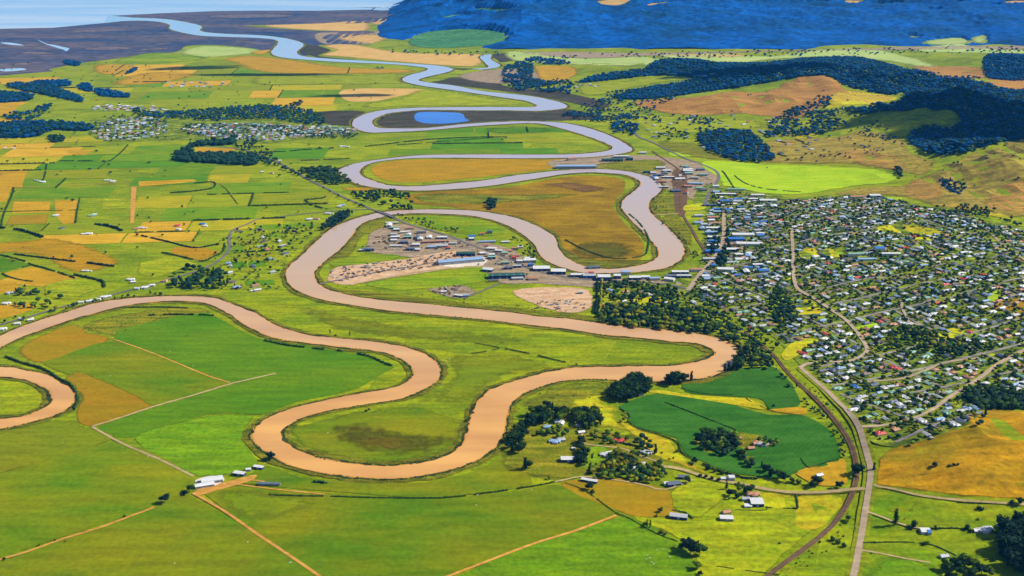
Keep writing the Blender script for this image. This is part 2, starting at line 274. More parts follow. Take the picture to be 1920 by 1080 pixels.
# sea, mud flats
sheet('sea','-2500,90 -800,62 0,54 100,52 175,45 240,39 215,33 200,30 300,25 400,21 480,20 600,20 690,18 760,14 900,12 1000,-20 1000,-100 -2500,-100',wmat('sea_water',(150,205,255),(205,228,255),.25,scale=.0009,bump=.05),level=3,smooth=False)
sheet('mudflat','-2200,95 -800,50 0,50 175,41 215,38 190,30 300,22 480,16 720,14 745,25 700,42 480,47 480,50 600,58 690,58 700,62 640,72 690,82 600,84 590,100 540,108 500,98 470,90 400,84 350,86 330,97 250,105 200,112 150,118 90,130 20,140 -800,190 -2200,220',G['mud'],level=1)
FIELDS=[
# far
('field','600,86 660,82 760,98 870,100 912,103 905,122 860,125 760,118 640,107 595,103 625,94','pale'),('field','630,64 735,66 700,84 640,78','pale'),
('field','480,48 600,43 680,38 700,45 690,58 600,58','pale'),('field','690,45 700,34 790,36 800,44 730,47','pale'),
('mud_strip','590,62 640,60 720,58 700,66 660,72 700,82 620,84 590,76','gravel'),
('field','330,96 360,87 400,85 480,90 500,98 400,108 340,105','paleg'),('field','405,112 470,103 560,112 650,125 760,128 790,132 760,138 600,140 480,136 430,118','tan'),
('field','500,137 600,142 760,136 760,150 790,158 600,160 480,160 460,150','yellow'),
('field','170,122 250,120 262,128 240,140 180,140','tan'),
('field','250,138 330,134 380,140 300,158 200,160','tan'),('field','645,168 760,166 800,170 740,182 700,190 648,188','pale'),('field','800,166 960,188 992,197 880,200 780,200 700,205 670,195 740,184','yellow'),
('field','260,100 330,98 400,110 300,120 200,118','mid'),
('field','0,190 45,188 20,215 0,217 -100,217 -100,190','tan'),('field','30,210 110,195 90,215 40,222','mid'),('field','0,222 45,222 12,245 -60,250 -60,222','tan'),('field','60,225 160,215 205,220 150,236 60,232','mid'),
('field','460,98 500,92 520,94 490,104','tan'),
# marsh islands
('marsh','598,208 690,208 668,225 662,238 600,232 590,220','marsh'),('marsh','699,229 712,217 745,210 800,206 960,206 1010,209 1060,203 1112,212 1135,224 1000,228 960,227 880,232 800,240 740,242 710,238','marsh'),
('marsh','850,144 826,150 803,154 860,162 960,174 1062,192 1120,205 1150,195 1060,172 960,163 930,150','marsh'),('marsh','560,84 600,86 625,95 600,104 640,109 760,120 880,128 905,124 870,132 760,122 620,112 560,98','marsh'),
('marsh','905,104 960,98 1000,100 1060,108 1000,108 940,118 925,110','marsh'),
('gravel_works','855,140 940,128 1010,133 1015,150 950,158 880,152','gravel'),


('field','900,240 1000,236 1050,245 1000,252 920,252','deep'),
('field','697,318 708,308 742,301 800,299 1040,297 1056,302 1040,315 960,325 850,337 760,342 712,334','gold'),
('field','640,349 700,350 720,356 690,360 640,358','gold'),
('field','780,362 870,356 960,350 1010,340 1070,330 1150,332 1172,342 1168,360 1153,380 1153,395 1178,425 1203,450 1208,475 1190,490 1120,493 1065,480 1048,460 1042,440 1000,416 960,404 880,393 830,386 780,382 760,370','dgold'),
('field','1000,346 1060,340 1130,348 1150,356 1110,362 1108,368 1040,352 1000,352','purple'),('field','1070,455 1130,450 1190,455 1200,478 1150,488 1100,488 1060,475','dark'),
('field','770,366 830,362 960,364 1100,362 1050,372 900,384 800,382','rough'),('field','1035,460 1065,468 1110,485 1200,485 1215,490 1180,500 1100,499 1060,488','bank'),
('field','778,408 850,405 920,418 945,438 900,442 830,433 790,420','mid'),
# left farmland
('field','-80,322 50,318 42,352 -80,352','tan'),('field','-80,352 22,352 12,378 -80,378','tan'),('field','26,378 95,378 93,398 22,400','tan'),('field','20,404 92,402 88,420 8,422','brown'),('field','103,376 147,376 140,418 118,420 103,400','tan'),
('field','260,340 365,336 370,340 262,350','tan'),('field','125,282 176,280 160,291 128,288','tan'),('field','195,372 248,372 245,392 190,392','yellow'),('field_track','246,350 256,350 251,418 244,418','track'),
('field','-60,457 45,450 90,443 160,455 235,488 190,508 120,512 60,480 -60,476','gold'),('field','8,512 60,500 118,514 120,528 60,535 22,522','tan'),('field','-60,520 30,528 40,545 -60,560','tan'),
('field','-60,483 0,482 55,495 10,510 -60,512','deep'),('field','262,492 330,478 372,495 290,522 255,512','yellow'),('field','320,465 360,460 412,472 380,490 325,478','gold'),('field','80,535 130,522 195,540 130,562 80,556','yellow'),
('field','365,276 440,277 440,287 365,291','tan'),
('field','0,572 40,566 66,575 30,592 -40,602 -40,580','tan'),

# foreground loops
('field','30,655 60,635 110,613 150,608 170,622 215,637 130,668 75,682 42,675','brown'),('field','215,632 150,612 230,588 350,573 402,588 300,600 262,622','scrub'),
('field','215,636 290,602 370,588 402,592 480,633 560,645 640,660 700,672 738,688 690,712 620,735 520,700 436,719','deep'),('field','80,680 110,670 215,640 330,682 430,720 295,763 160,700 128,703','deep2'),
('field','130,703 160,700 290,764 175,800 140,785 146,745 120,715','brown'),('field','185,800 436,722 515,703 700,690 735,690 700,712 650,735 560,752 500,775 475,777 390,778 245,822','deep'),
('field','245,822 390,780 475,777 463,800 460,830 480,855 490,868 450,885 370,893','fleck'),('field','-100,806 0,806 110,785 165,800 215,825 0,890 -100,915','olive'),('field','-100,917 0,890 216,828 365,895 350,930 0,1043 -100,1075','deep2'),
('field','-100,1085 0,1054 300,947 360,932 605,1090 590,1150 -100,1150','deep2'),('field','385,928 440,910 650,927 830,935 1000,915 1058,912 1155,962 840,1080 800,1150 720,1150','deep2'),
('field','385,928 440,912 560,922 640,935 600,950 470,985','olive'),('field','860,1080 1165,970 1262,1010 1300,1050 1315,1100 1300,1150 840,1150','fleck'),('field','505,872 560,895 700,905 800,903 900,880 935,862 1000,905 830,932 650,923 440,905 470,890','deep2'),
('field','528,808 580,790 640,772 700,765 780,758 870,785 878,800 868,832 820,858 735,872 650,866 570,848','deep2'),('field','610,800 680,777 720,797 800,805 870,808 864,832 830,848 760,862 680,852 615,832','dark'),
('field','540,560 640,585 800,612 1000,625 1040,640 900,650 760,640 600,615','olive'),('field','830,665 960,660 1060,690 960,708 880,760 800,760 720,790 700,778 800,735 835,700','olive'),
('field','975,760 1010,735 1060,716 1130,713 1175,718 1170,735 1130,760 1160,775 1172,800 1100,805 1010,780','rough'),('field','1060,752 1130,735 1165,735 1140,755 1160,765 1175,800 1200,812 1110,800 1080,775','ylime'),
('field','940,830 960,790 1100,800 1200,815 1265,830 1275,850 1340,887 1410,902 1400,915 1330,893 1250,870 1215,885 1120,895 1060,905 960,890 930,860','scrub'),
('field','1165,775 1180,790 1200,803 1265,826 1278,850 1340,887 1410,900 1330,892 1290,880 1215,850 1190,820 1160,800','ylime'),('field','1090,840 1140,830 1150,860 1100,885 1075,870','mid'),
('field','1055,912 1095,900 1160,898 1250,918 1262,955 1270,965 1180,966','brown'),('field','1258,918 1305,901 1362,915 1355,938 1312,970 1266,960 1255,940','yellow'),
('field','1180,968 1262,970 1330,972 1360,950 1400,938 1500,928 1580,928 1545,975 1470,1045 1430,1085 1400,1150 1310,1150 1300,1040 1250,1000','yellow'),
('field','1435,925 1490,928 1490,950 1437,950','ylime'),('field','1500,930 1578,932 1553,977 1528,992 1495,985','ylime'),
('field','1642,917 1780,938 1920,950 2400,960 2400,1150 1600,1150 1612,1050','mid'),('field','1650,940 1720,940 1715,975 1660,985','deep2'),('field','1640,1040 1760,1060 1800,1150 1600,1150','fleck'),
('field','1585,1040 1606,1015 1598,1080 1580,1150 1480,1150 1500,1075','mid'),
('field','1642,905 1645,860 1680,835 1735,822 1790,803 1800,782 1850,760 1920,772 2400,790 2400,945 1920,938 1780,928 1660,912','orange'),('field','1690,880 1740,862 1790,880 1770,905 1700,900','hillo'),('field','1800,800 1850,790 1900,800 1880,830 1820,835 1790,820','brown'),('field','1850,885 1920,880 2000,900 1960,925 1870,915','yellow'),('field','1700,838 1745,830 1760,850 1720,858','ylime'),('field','1760,880 1800,860 1870,850 1930,852 1930,868 1850,880 1800,892','brown'),
# crops
('crop_field','1277,722 1290,708 1330,697 1430,687 1455,690 1485,720 1500,752 1490,763 1440,766 1432,752 1400,745 1300,738','crop'),
('crop_field','1162,762 1185,750 1230,738 1300,745 1345,752 1440,777 1500,778 1540,795 1565,820 1576,855 1560,870 1503,884 1478,896 1455,897 1410,893 1350,880 1310,862 1283,848 1268,822 1195,800 1180,792 1178,778','crop'),
('field','1500,884 1570,862 1586,870 1588,905 1545,912 1510,900','tan'),('field','1440,768 1500,765 1512,772 1500,778','tan'),('field','1215,733 1240,731 1300,741 1400,748 1436,768 1360,756 1240,738','ylime'),
('garden','1303,822 1340,810 1390,811 1440,818 1461,830 1425,850 1428,872 1405,872 1395,856 1330,850 1310,838','scrub'),
# works and yards by the river
('field','612,500 640,455 690,412 740,410 800,435 770,440 690,440 670,470 640,500','scrub'),
('works_yard','690,440 720,425 760,420 830,440 900,452 960,465 1000,492 1060,512 1180,520 1290,528 1280,545 1180,540 1110,540 1000,532 940,532 905,512 850,497 760,482 690,472','gravel'),
('works_yard','613,527 620,505 660,495 760,485 860,468 905,490 905,500 840,505 700,528 650,535','sand'),('works_yard','845,502 825,498 900,480 918,490 900,500','white'),
('works_yard','955,548 1000,538 1095,540 1112,555 1108,580 1060,588 1010,575','sand'),('works_yard','800,542 850,530 895,545 860,560 830,555','gravel'),
('field','620,487 700,476 752,478 740,487 690,495 625,500','mid'),('field','680,532 790,512 900,497 912,528 800,542 740,545','mid'),('field','620,540 700,545 800,558 960,575 1110,590 1120,604 960,584 760,564 650,550','scrub'),('field','1115,530 1190,545 1150,600 1118,600 1112,560','yellow'),
('works_yard','1035,300 1180,290 1290,300 1345,320 1350,340 1320,380 1285,370 1240,350 1200,322 1120,314 1040,315','gravel'),('field','1125,305 1240,298 1245,318 1200,322 1120,314','rough'),('field','1225,370 1275,360 1272,400 1230,400 1218,390','rough'),
('railway_yard','1262,318 1288,330 1285,400 1268,400 1262,350','ballast'),('field','1238,408 1275,402 1300,440 1300,458 1285,462 1262,430','scrub'),
# hills
('field','1325,300 1400,304 1440,308 1600,312 1660,320 1690,333 1660,345 1600,350 1500,366 1400,360 1352,350 1345,335 1310,310','lime'),('field','1250,285 1310,284 1332,292 1265,294','lime'),('field','1230,262 1300,268 1400,275 1440,300 1330,300 1240,280','scrub'),
('hillside','1180,190 1300,182 1370,170 1430,172 1490,145 1540,140 1580,155 1592,168 1680,180 1650,195 1600,190 1540,205 1490,225 1400,215 1320,217 1240,212','hill'),
('hillside','1540,190 1580,168 1690,182 1655,195 1600,198 1560,205 1530,208','ylime'),('field','1620,225 1640,214 1700,216 1745,214 1790,220 1796,232 1780,243 1735,240 1700,262 1640,245','yellow'),
('hillside','1400,290 1440,262 1560,256 1620,240 1700,262 1710,285 1760,300 1740,330 1690,325 1600,310 1440,306','hillo'),('hillside','1560,285 1640,280 1700,305 1690,320 1600,308','hill'),
('hillside','1690,345 1740,325 1800,292 1860,275 1960,255 2400,260 2400,420 1920,410 1850,400 1760,392 1690,370 1560,366 1600,352','hillo'),('hillside','1700,340 1745,330 1780,360 1740,378 1690,362','hill'),('hillside','1890,340 1990,330 1990,400 1860,395 1840,375','hill'),
('field','1755,382 1800,378 1825,388 1790,392','tan'),('field','1640,368 1690,372 1680,376 1640,374','lime'),
('field','1180,215 1300,217 1420,222 1440,240 1330,250 1220,255 1190,240','yellow'),
('field','940,98 1000,96 1070,107 1130,108 1200,105 1250,112 1220,125 1160,125 1080,122 1040,120 960,115','paleg'),('field','1220,101 1360,99 1440,105 1520,93 1640,92 1700,104 1760,120 1740,132 1660,115 1550,107 1440,113 1400,118 1300,115','paleg'),
('field','1230,98 1330,99 1420,104 1350,108 1240,104','pale'),('field','1725,88 1800,80 1850,90 1960,95 2100,96 2100,102 1740,98','paleg'),('field','1000,123 1080,125 1086,140 1050,158 1010,150 1000,135','tan'),
('field','1082,156 1150,152 1250,142 1310,147 1240,156 1180,167 1130,178 1085,178','yellow'),('field','1700,125 1760,122 1850,128 1850,150 1760,148','hill'),('field','1840,150 1880,142 1960,150 1960,172 1890,168','hill'),
('river_flat','960,97 1100,96 1200,98 1500,92 1740,86 1960,84 1960,92 1740,94 1500,97 1210,106 1120,110 1040,107','gravel'),
# town
('town_ground','1250,530 1310,500 1318,450 1330,400 1300,380 1330,345 1480,370 1560,366 1650,366 1740,388 1800,392 1920,425 2400,440 2400,800 1920,745 1850,768 1800,805 1700,835 1640,832 1612,800 1560,742 1505,690 1460,640 1400,605 1330,585 1250,560 1180,560 1180,530','town'),
('town_ground','170,225 230,218 300,222 480,222 600,235 672,242 655,254 560,262 480,270 360,262 300,264 180,262','town'),
]
SOFTS={'1110,622':60,'540,560':70,'830,665':60,'528,808':35,'610,800':75,'600,960':90,'385,928 440,912':45,'1300,985':60,'1650,940':30,'1640,1040':30,'1760,880':60,'1690,880':45,'1800,800':45,'1850,885':45,'1700,838':35,'975,760':30,'1060,752':30,'940,830':30,'1165,775':14,
 '1090,840':20,'-60,457':50,'262,492':50,'80,535':40,'110,430':80,'430,315':60,'90,308':70,'480,330':50,'500,370':50,'500,415':35,'450,520':35,'900,240':90,'640,349':50,'1000,346':60,'1070,455':75,'770,366':40,'1035,460':25,
 '440,166':90,'260,100':120,'30,210':60,'60,225':60,'460,98':90,'250,138':120,'-200,150':120,'170,122':90,'405,112':120,'330,96':120,'800,166':90,'500,137':120,'20,404':25,'612,500':25,'620,540':20,'1115,530':25,'1125,305':40,'1225,370':25,
 '1230,262':60,'1238,408':20,'1180,215':90,'1690,345':90,'1400,290':90,'1560,285':80,'1700,340':70,'1890,340':80,'1755,382':30,'940,98':90,'1220,101':90,'1082,156':70,'1700,125':80,'1840,150':80,'1620,225':60,'1540,190':60,'1000,123':60,'480,48':120,'630,64':120,'590,62':120,'215,632':20,'30,655':20,'620,487':12,'680,532':14,'130,703':10,
 '1325,300':25,'1250,285':20,'1642,905':8,'1258,918':8,'1180,968':8,'0,262':90,'260,350':70,'480,273':50,'690,45':100,'600,86':80,'650,940':30,'1230,98':90,'1725,88':80}
SOFTS['-100,806']=12; SOFTS['245,822']=10
for i,(n,s,k) in enumerate(FIELDS):
    sm = n not in ('field_track',)
    lv=1.2+ (i%7)*.06 + (1.0 if n in('garden','town_ground','works_yard','railway_yard') else 0) + (.5 if k in('dark','purple') else 0)
    lv=1.0+i*.02
    sf=0
    if n=='field' and any(s.startswith(q) for q in SOFTS): sf=float([SOFTS[q] for q in SOFTS if s.startswith(q)][0])
    nn=len(s.split()); q0=S(s)[0]
    if n=='field' and nn<=6 and 180<q0[1]<540 and q0[0]<500: sm=False; sf=8 if sf else 0
    if n in('marsh','hillside','mud_strip'): sf=45
    if n=='works_yard' : sf=12
    if n=='gravel_works': sf=60
    if n=='river_flat': sf=90
    sheet(n,s,G[k],level=lv,smooth=sm,wob=3 if k not in('track',) else 0,soft=sf)
# patchwork of small paddocks on the left plain
def warpgrid(ang,du,dv,zone,pal,tag,keep=.8,hedge=.2):
    P=PW(cr(S(zone),2,True))[:,:2]; c,s=math.cos(ang),math.sin(ang); R=np.array([[c,s],[-s,c]]); Q=P@R.T; u0,v0=Q.min(0);u1,v1=Q.max(0)
    k=0
    vv=v0
    while vv<v1:
        hh=dv*random.uniform(.7,1.4); uu=u0+random.uniform(0,du)
        while uu<u1:
            ww=du*random.uniform(.5,1.5); m=3
            cs=np.array([(uu+m,vv+m),(uu+ww-m,vv+m),(uu+ww-m,vv+hh-m),(uu+m,vv+hh-m)])
            cs=cs+np.stack([60*(vnoise(cs[:,0]/500,cs[:,1]/500)-.5),60*(vnoise(cs[:,0]/500+9,cs[:,1]/500)-.5)],1); W=cs@R
            if inpoly(W[:,0],W[:,1],P).sum()>=3 and random.random()<keep:
                q=[]
                for i in range(4):
                    a=W[i];b=W[(i+1)%4]; n=max(2,int(np.linalg.norm(b-a)/40))
                    for j in range(n): q.append(a+(b-a)*j/n)
                sheet('field',None,G[random.choice(pal)],level=.4+(k%5)*.08,world=np.array(q),wob=2); k+=1
                if random.random()<hedge: i=random.randrange(4); PH.append((W[i],W[(i+1)%4]))
            uu+=ww
        vv+=hh
PH=[]
g('p1',(100,146,0),(130,156,2),amp=.12); g('p2',(160,166,2),(140,156,2),amp=.14); g('p3',(196,178,14),(170,168,8),amp=.14); g('p4',(80,136,2),(104,150,2),amp=.1); g('p5',(134,152,0),(156,156,4),amp=.15)
g('p6',(226,180,44),(204,160,30),amp=.1)
warpgrid(.12,230,150,'-60,268 300,262 500,300 640,372 640,400 480,430 420,470 300,500 -60,470',['p1','p2','p5','p4','p5','p3','p1','p6'],'a',.85,.45)
warpgrid(-.35,170,110,'-60,470 300,500 420,500 300,525 120,556 -60,600',['p2','p3','p5','p1','p6'],'b',.8,.5)
warpgrid(.1,330,240,'-60,150 200,120 480,110 700,140 720,160 800,200 660,215 250,210 -60,235',['p2','p3','p5','p1','p6','p2'],'c',.75,.25)
warpgrid(.05,300,160,'470,270 650,300 640,315 520,315 440,260','p1 p5 p2 p4'.split(),'d',.9,.3); warpgrid(0,300,140,'700,250 1000,236 1110,265 1080,284 740,292',['p1','p4','p5'],'e',.9,.2)
warpgrid(.3,110,80,'1230,225 1460,225 1560,265 1480,300 1340,290 1220,262',['p2','p3','p5','p1'],'f',.6,.2); warpgrid(.2,90,60,'430,440 560,415 590,440 540,500 520,540 450,545 400,520',['p1','p2','p5','p4'],'g',.9,.3)
warpgrid(.5,100,80,'1640,960 1900,955 1900,1080 1620,1080',['p1','p2','p5'],'h',.5,.1)
# parks and lawns in the town
PARKS=['1560,475 1578,468 1590,475 1570,482','1495,575 1515,560 1540,585 1520,590 1480,588','1465,665 1490,640 1540,632 1520,648 1480,675','1600,615 1650,605 1655,610 1605,622','1755,630 1775,618 1810,615 1795,632 1760,636','1650,425 1700,422 1770,435 1740,442 1655,436','1440,560 1470,555 1490,570 1450,590','1715,445 1740,446 1745,455 1720,452','1840,395 1890,405 1900,412 1860,405','1650,652 1715,640 1718,646 1655,656','1500,470 1530,466 1535,480 1505,485','1545,468 1585,466 1580,482 1550,484','1850,560 1870,545 1868,565','1285,385 1320,382 1320,392 1285,395','1185,562 1240,555 1230,568 1190,572']
PARKW=[]
for i,s in enumerate(PARKS):
    PARKW.append(PW(cr(S(s),3,True))); sheet('lawn',s,G['ylime' if i%3 else 'lime'],level=4.0+i*.02)
sheet('bare_ground','1860,575 1900,560 1935,562 1935,610 1890,590',G['brown'],level=4.4)
# ------------------------------------------------------------------ river
RV="-60,680;-60,702 0,688;0,706 25,690;25,708 50,696;50,712 87,703;73,721 110,717;92,730 130,727;97,740 139,742;99,752 135,757;90,762 110,775;72,771 62,790;48,781 0,804;0,787 -60,812;-60,795"
RM="-60,655;-60,680 0,631;0,652 27,618;27,638 75,601;75,619 125,586;125,602 175,570;177,587 225,562;225,575 275,558;275,567 325,556;325,564 375,557;373,566 405,560;395,571 430,569;420,583 458,580;440,595 480,588;460,609 505,605;490,624 530,616;522,635 567,627;560,641 605,632;605,646 655,637;655,652 705,642;700,657 750,650;732,664 783,660;760,677 807,672;773,690 822,687;777,700 824,703;770,712 815,717;752,723 790,732;720,731 755,747;680,738 720,753;640,745 675,760;592,755 620,769;555,764 580,779;517,777 552,790;490,793 530,806;478,808 527,818;476,822 535,832;488,840 560,846;518,858 592,859;550,873 640,868;610,887 692,874;680,895 735,875;740,897 780,871;790,892 818,862;835,883 850,849;880,868 868,833;908,853 876,818;930,836 880,802;944,810 884,785;948,788 890,767;952,768 903,747;962,752 922,731;980,738 960,717;1018,723 1000,705;1050,715 1040,696;1090,711 1080,690;1130,711 1135,689;1170,713 1210,687;1230,714 1270,686;1270,713 1305,680;1325,707 1328,673;1362,692 1342,665;1382,672 1342,659;1382,655 1330,652;1362,641 1305,643;1318,628 1260,640;1262,621 1185,632;1185,614 1122,626;1135,609 1060,616;1072,599 1005,610;1010,594 960,605;960,587 880,596;880,579 780,587;780,569 705,579;705,562 650,570;660,555 605,562;630,548 575,552;606,540 552,541;593,528 540,528;588,515 537,512;594,503 546,497;607,491 566,480;630,473 587,460;648,456 603,444;661,438 622,429;670,426 650,416;684,416 682,406;700,411 717,398;720,406 755,395;748,401 805,393;805,400 880,395;880,404 925,400;917,411 960,407;945,420 990,417;968,431 1017,430;990,447 1040,445;1005,462 1045,462;1012,477 1055,477;1030,492 1072,490;1060,503 1100,501;1095,511 1142,505;1145,512 1185,501;1195,510 1212,495;1240,504 1232,485;1268,493 1236,470;1282,475 1225,455;1279,458 1212,440;1265,441 1192,420;1244,421 1175,402;1222,403 1165,387;1215,389 1172,372;1219,375 1185,362;1234,363 1202,347;1241,350 1198,338;1228,336 1182,330;1203,328 1160,326;1172,321 1110,323;1115,317 1060,326;1060,319 1010,334;1010,324 960,342;960,330 905,350;905,339 830,356;830,346 755,357;770,350 705,352;725,347 667,344;698,339 642,330;678,330 635,320;674,320 655,310;687,309 680,304;715,302 730,297;767,297 792,291;820,296 880,290;880,296 960,290;960,297 1060,290;1060,296 1110,287;1115,294 1138,283;1165,288 1150,277;1186,281 1140,270;1172,270 1115,260;1145,255 1075,247;1105,241 1035,236;1060,231 1005,231;1010,228 960,232;960,228 880,237;880,232 805,244;805,240 730,248;755,241 690,248;710,240 665,240;698,232 661,230;699,225 672,219;710,219 700,210;730,212 735,205;767,208 790,202;800,206 880,201;880,207 955,201;955,207 998,201;1012,208 1007,198;1058,203 1000,194;1060,196 985,189;1035,188 960,185;985,179 905,177;905,171 835,167;855,161 780,159;805,155 754,150;783,150 767,141;805,143 792,135;832,137 803,129;850,130 785,125;828,124 730,120;780,120 630,116;700,115 575,112;600,109 530,108;563,104 508,99;557,96 520,84;570,84 518,75;550,75 480,71;500,67 420,69;430,64 375,67;390,61 337,60;374,57 318,54;379,50 318,46;360,44 290,40;312,36 240,39;250,33 190,44;200,29"
RT="905,103;922,101 900,108;920,108 905,113;922,113 912,120;935,120 915,127;935,126 880,129;900,131"
water=wmat('river_water',(250,188,104),(222,160,92),.12,scale=.01,bump=.25,sky_tint=[(1900,3000,(214,184,160)),(3000,4600,(196,186,206)),(5000,7500,(176,204,244)),(8000,10000,(150,205,255))])  # blue sky reflection painted into the water colour, stronger with distance
BANKS=[]
def river(s,bankw=(8,19),lv=7,name='river',n=5):
    A=[];B=[]
    for t in s.split(): a,b=t.split(';'); A.append(S(a)[0]); B.append(S(b)[0])
    A=PW(cr(A,n)); B=PW(cr(B,n)); N=len(A)
    sm=lambda P:np.array([P[max(0,i-1):i+2].mean(0) for i in range(len(P))])
    A=sm(A); B=sm(B)
    mid=(A+B)/2; t=np.gradient(mid[:,:2],axis=0); t/=np.linalg.norm(t,axis=1)[:,None]+1e-9
    ac=A[:,:2]-B[:,:2]; ac/=np.linalg.norm(ac,axis=1)[:,None]+1e-9
    rag=lambda P,k:(vnoise(P[:,0]/11+k,P[:,1]/11)-.5)[:,None]*8
    def strip(nm,mat,e,off,ww=0):
        ea=e*(.65+.7*vnoise(A[:,0]/60,A[:,1]/60))[:,None]; eb=e*(.65+.7*vnoise(B[:,0]/60+7,B[:,1]/60))[:,None]
        rk=.4 if nm==name else 1; L=A[:,:2]+ac*ea+ac*rag(A,ww)*rk; R=B[:,:2]-ac*eb-ac*rag(B,ww+30)*rk; V=[];FL=[]
        for i in range(N):
            z=off
            V+=[(L[i,0],L[i,1],z),(R[i,0],R[i,1],z)]
            if i: FL.append((2*i-2,2*i-1,2*i+1,2*i))
        me=rawmesh(nm,V,FL); 
        me.validate()
        o=link(nm,me,[mat]); o['kind']='structure'; return o
    strip('river_bank',G['bank'],bankw[1],.06*lv,1); strip('river_bank',G['bankd'],bankw[0],.06*lv+.05,5); strip('mud_edge',G['silt'],2.5,.06*lv+.1,9)
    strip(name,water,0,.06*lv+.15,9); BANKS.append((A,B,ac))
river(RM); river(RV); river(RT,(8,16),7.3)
sheet('pond','780,213 800,210 862,212 872,222 878,227 835,232 795,231 778,224',wmat('pond_water',(20,110,225),(30,130,240),.2,bump=.05),level=9.5)
for s in ['70,74 88,82 100,84 118,88 130,91 124,96 118,93 95,86 80,80','0,80 20,80 46,85 20,84','0,130 40,128 48,131 10,134']: sheet('creek',s,MATS['sea_water'],level=4)
for s in ['20,100 60,96 120,100 70,103','110,60 200,54 260,56 180,60','330,56 420,72 520,80 470,84','0,120 50,117 80,119 30,123','380,30 500,26 560,30 450,34','140,92 220,86 260,90 200,95','250,92 330,88 320,92 260,95','280,82 320,78 330,80 300,86','60,108 100,106 90,111 60,110','170,106 190,103 180,108']: sheet('mud_strip',s,gmat('ground_palemud',(140,120,116),(110,104,120),s1=.004,s2=.02,amp=.3),level=3,soft=90)
# ------------------------------------------------------------------ roads
RL=0
for i,s in enumerate(['1572,1180 1600,1080 1612,1020 1622,960 1632,890 1627,860 1620,835 1610,802 1592,775 1568,752 1545,728 1522,708 1502,690','1612,802 1650,800 1690,793 1735,777 1762,760 1790,740 1830,715 1870,685 1900,668 1960,640 2020,620','1622,918 1590,920 1540,925 1480,925 1440,919 1390,908 1345,900 1310,890 1270,878 1245,875']): ribbon('verge',s,gmat('ground_verge',(150,160,10),(128,140,16),s1=.05),22-5*i,level=8.6-i*.2,avoid=False)
for w_,k,s in [(9.5,'road','1575,1180 1600,1080 1612,1020 1622,960 1632,890 1627,860 1620,835 1610,802 1592,775 1568,752 1545,728 1522,708 1502,690'),
 (9,'road','1500,690 1515,682 1550,678 1592,677 1625,660 1618,640 1590,605 1558,582 1525,560 1498,545 1490,530 1487,500 1486,460 1484,430'),
 (9,'road','1612,802 1650,800 1690,793 1735,777 1762,760 1790,740 1830,715 1870,685 1900,668 1960,640 2020,620'),
 (12,'road','1290,545 1312,515 1335,490 1352,465 1357,440 1357,400'),(8,'gtrack','1622,918 1590,920 1540,925 1480,925 1440,919 1390,908 1345,900 1310,890 1270,878 1245,875'),
 (5,'gtrack','1638,912 1680,920 1720,930 1780,938 1860,944 1960,950'),(4,'gtrack','1624,961 1650,970 1690,985 1740,995'),(4,'gtrack','1615,1032 1640,1036 1700,1048 1760,1058'),
 (4,'gtrack','1030,905 1060,900 1090,894 1150,900 1200,908 1235,918 1258,916 1285,905 1302,899'),(4,'gtrack','1245,875 1230,865 1200,855 1170,842 1140,838 1095,832 1090,820 1095,808'),
 (10,'asphalt','380,275 450,280 500,296 540,314 575,335 610,352 640,368 680,385 706,396 722,402 740,409 765,420 800,430 840,442 880,458 920,472 960,488 990,502 1040,516 1100,524 1180,528 1260,535 1295,545'),
 (8,'asphalt','480,412 460,422 436,432 430,450 430,468 415,485 395,498 370,508 330,520 280,535 200,555 120,575 40,598 -60,625'),
 (6,'asphalt','480,412 560,402 640,395 700,392'),(11,'asphalt','1322,382 1330,362 1342,345 1348,330 1338,318 1310,306 1280,295 1250,280 1222,266 1200,258 1190,248'),
 (7,'road','1592,718 1640,715 1690,710 1730,697 1765,682 1800,676 1840,672'),(7,'road','1690,565 1692,580 1700,595 1705,605 1730,612'),(7,'asphalt','600,532 700,512 800,495 860,485 905,488'),
 (7,'gtrack','900,500 800,508 720,522 650,536'),(6,'asphalt','940,530 905,545 870,560'),(7,'gtrack','1225,404 1250,402 1275,400'),(7,'road','1860,440 1880,460 1905,478 1940,500')]:
    RL+=.15; ribbon('road',s,G[k],w_,level=14-RL)
for s in ['362,925 420,958 480,1000 540,1040 605,1085 650,1120','830,1085 900,1058 1000,1020 1080,995 1165,963','-20,1055 50,1035 120,1010 180,992 240,970 285,953 300,945','172,800 230,782 290,762 360,742 436,719 475,710 517,700','212,636 270,656 330,680 390,705 436,719','172,800 230,832 300,862 370,897','400,910 440,903 470,900 500,904','440,908 520,918 620,928','230,350 262,350','0,352 60,350 180,345 255,342']:
    ribbon('farm_track',s,G['track' if s[0]!='1' else 'gtrack'],5.2 if s[:3] in('362','830','-20','172') else 3.5,level=10.6)
for s in ['1420,1100 1450,1072 1500,1035 1545,1000 1575,968 1592,940 1602,915 1606,890 1603,860 1592,828 1570,795 1545,765 1515,735 1490,712 1470,690 1450,665 1425,645 1395,622 1370,605','1340,495 1322,470 1308,450 1296,428 1282,405 1276,380 1280,350 1284,335 1272,318 1250,302 1235,292 1222,282']:
    p=PW(cr(S(s),6)); ribbon('railway_embankment',None,G['ballast'],8.5,level=10.2,world=p)
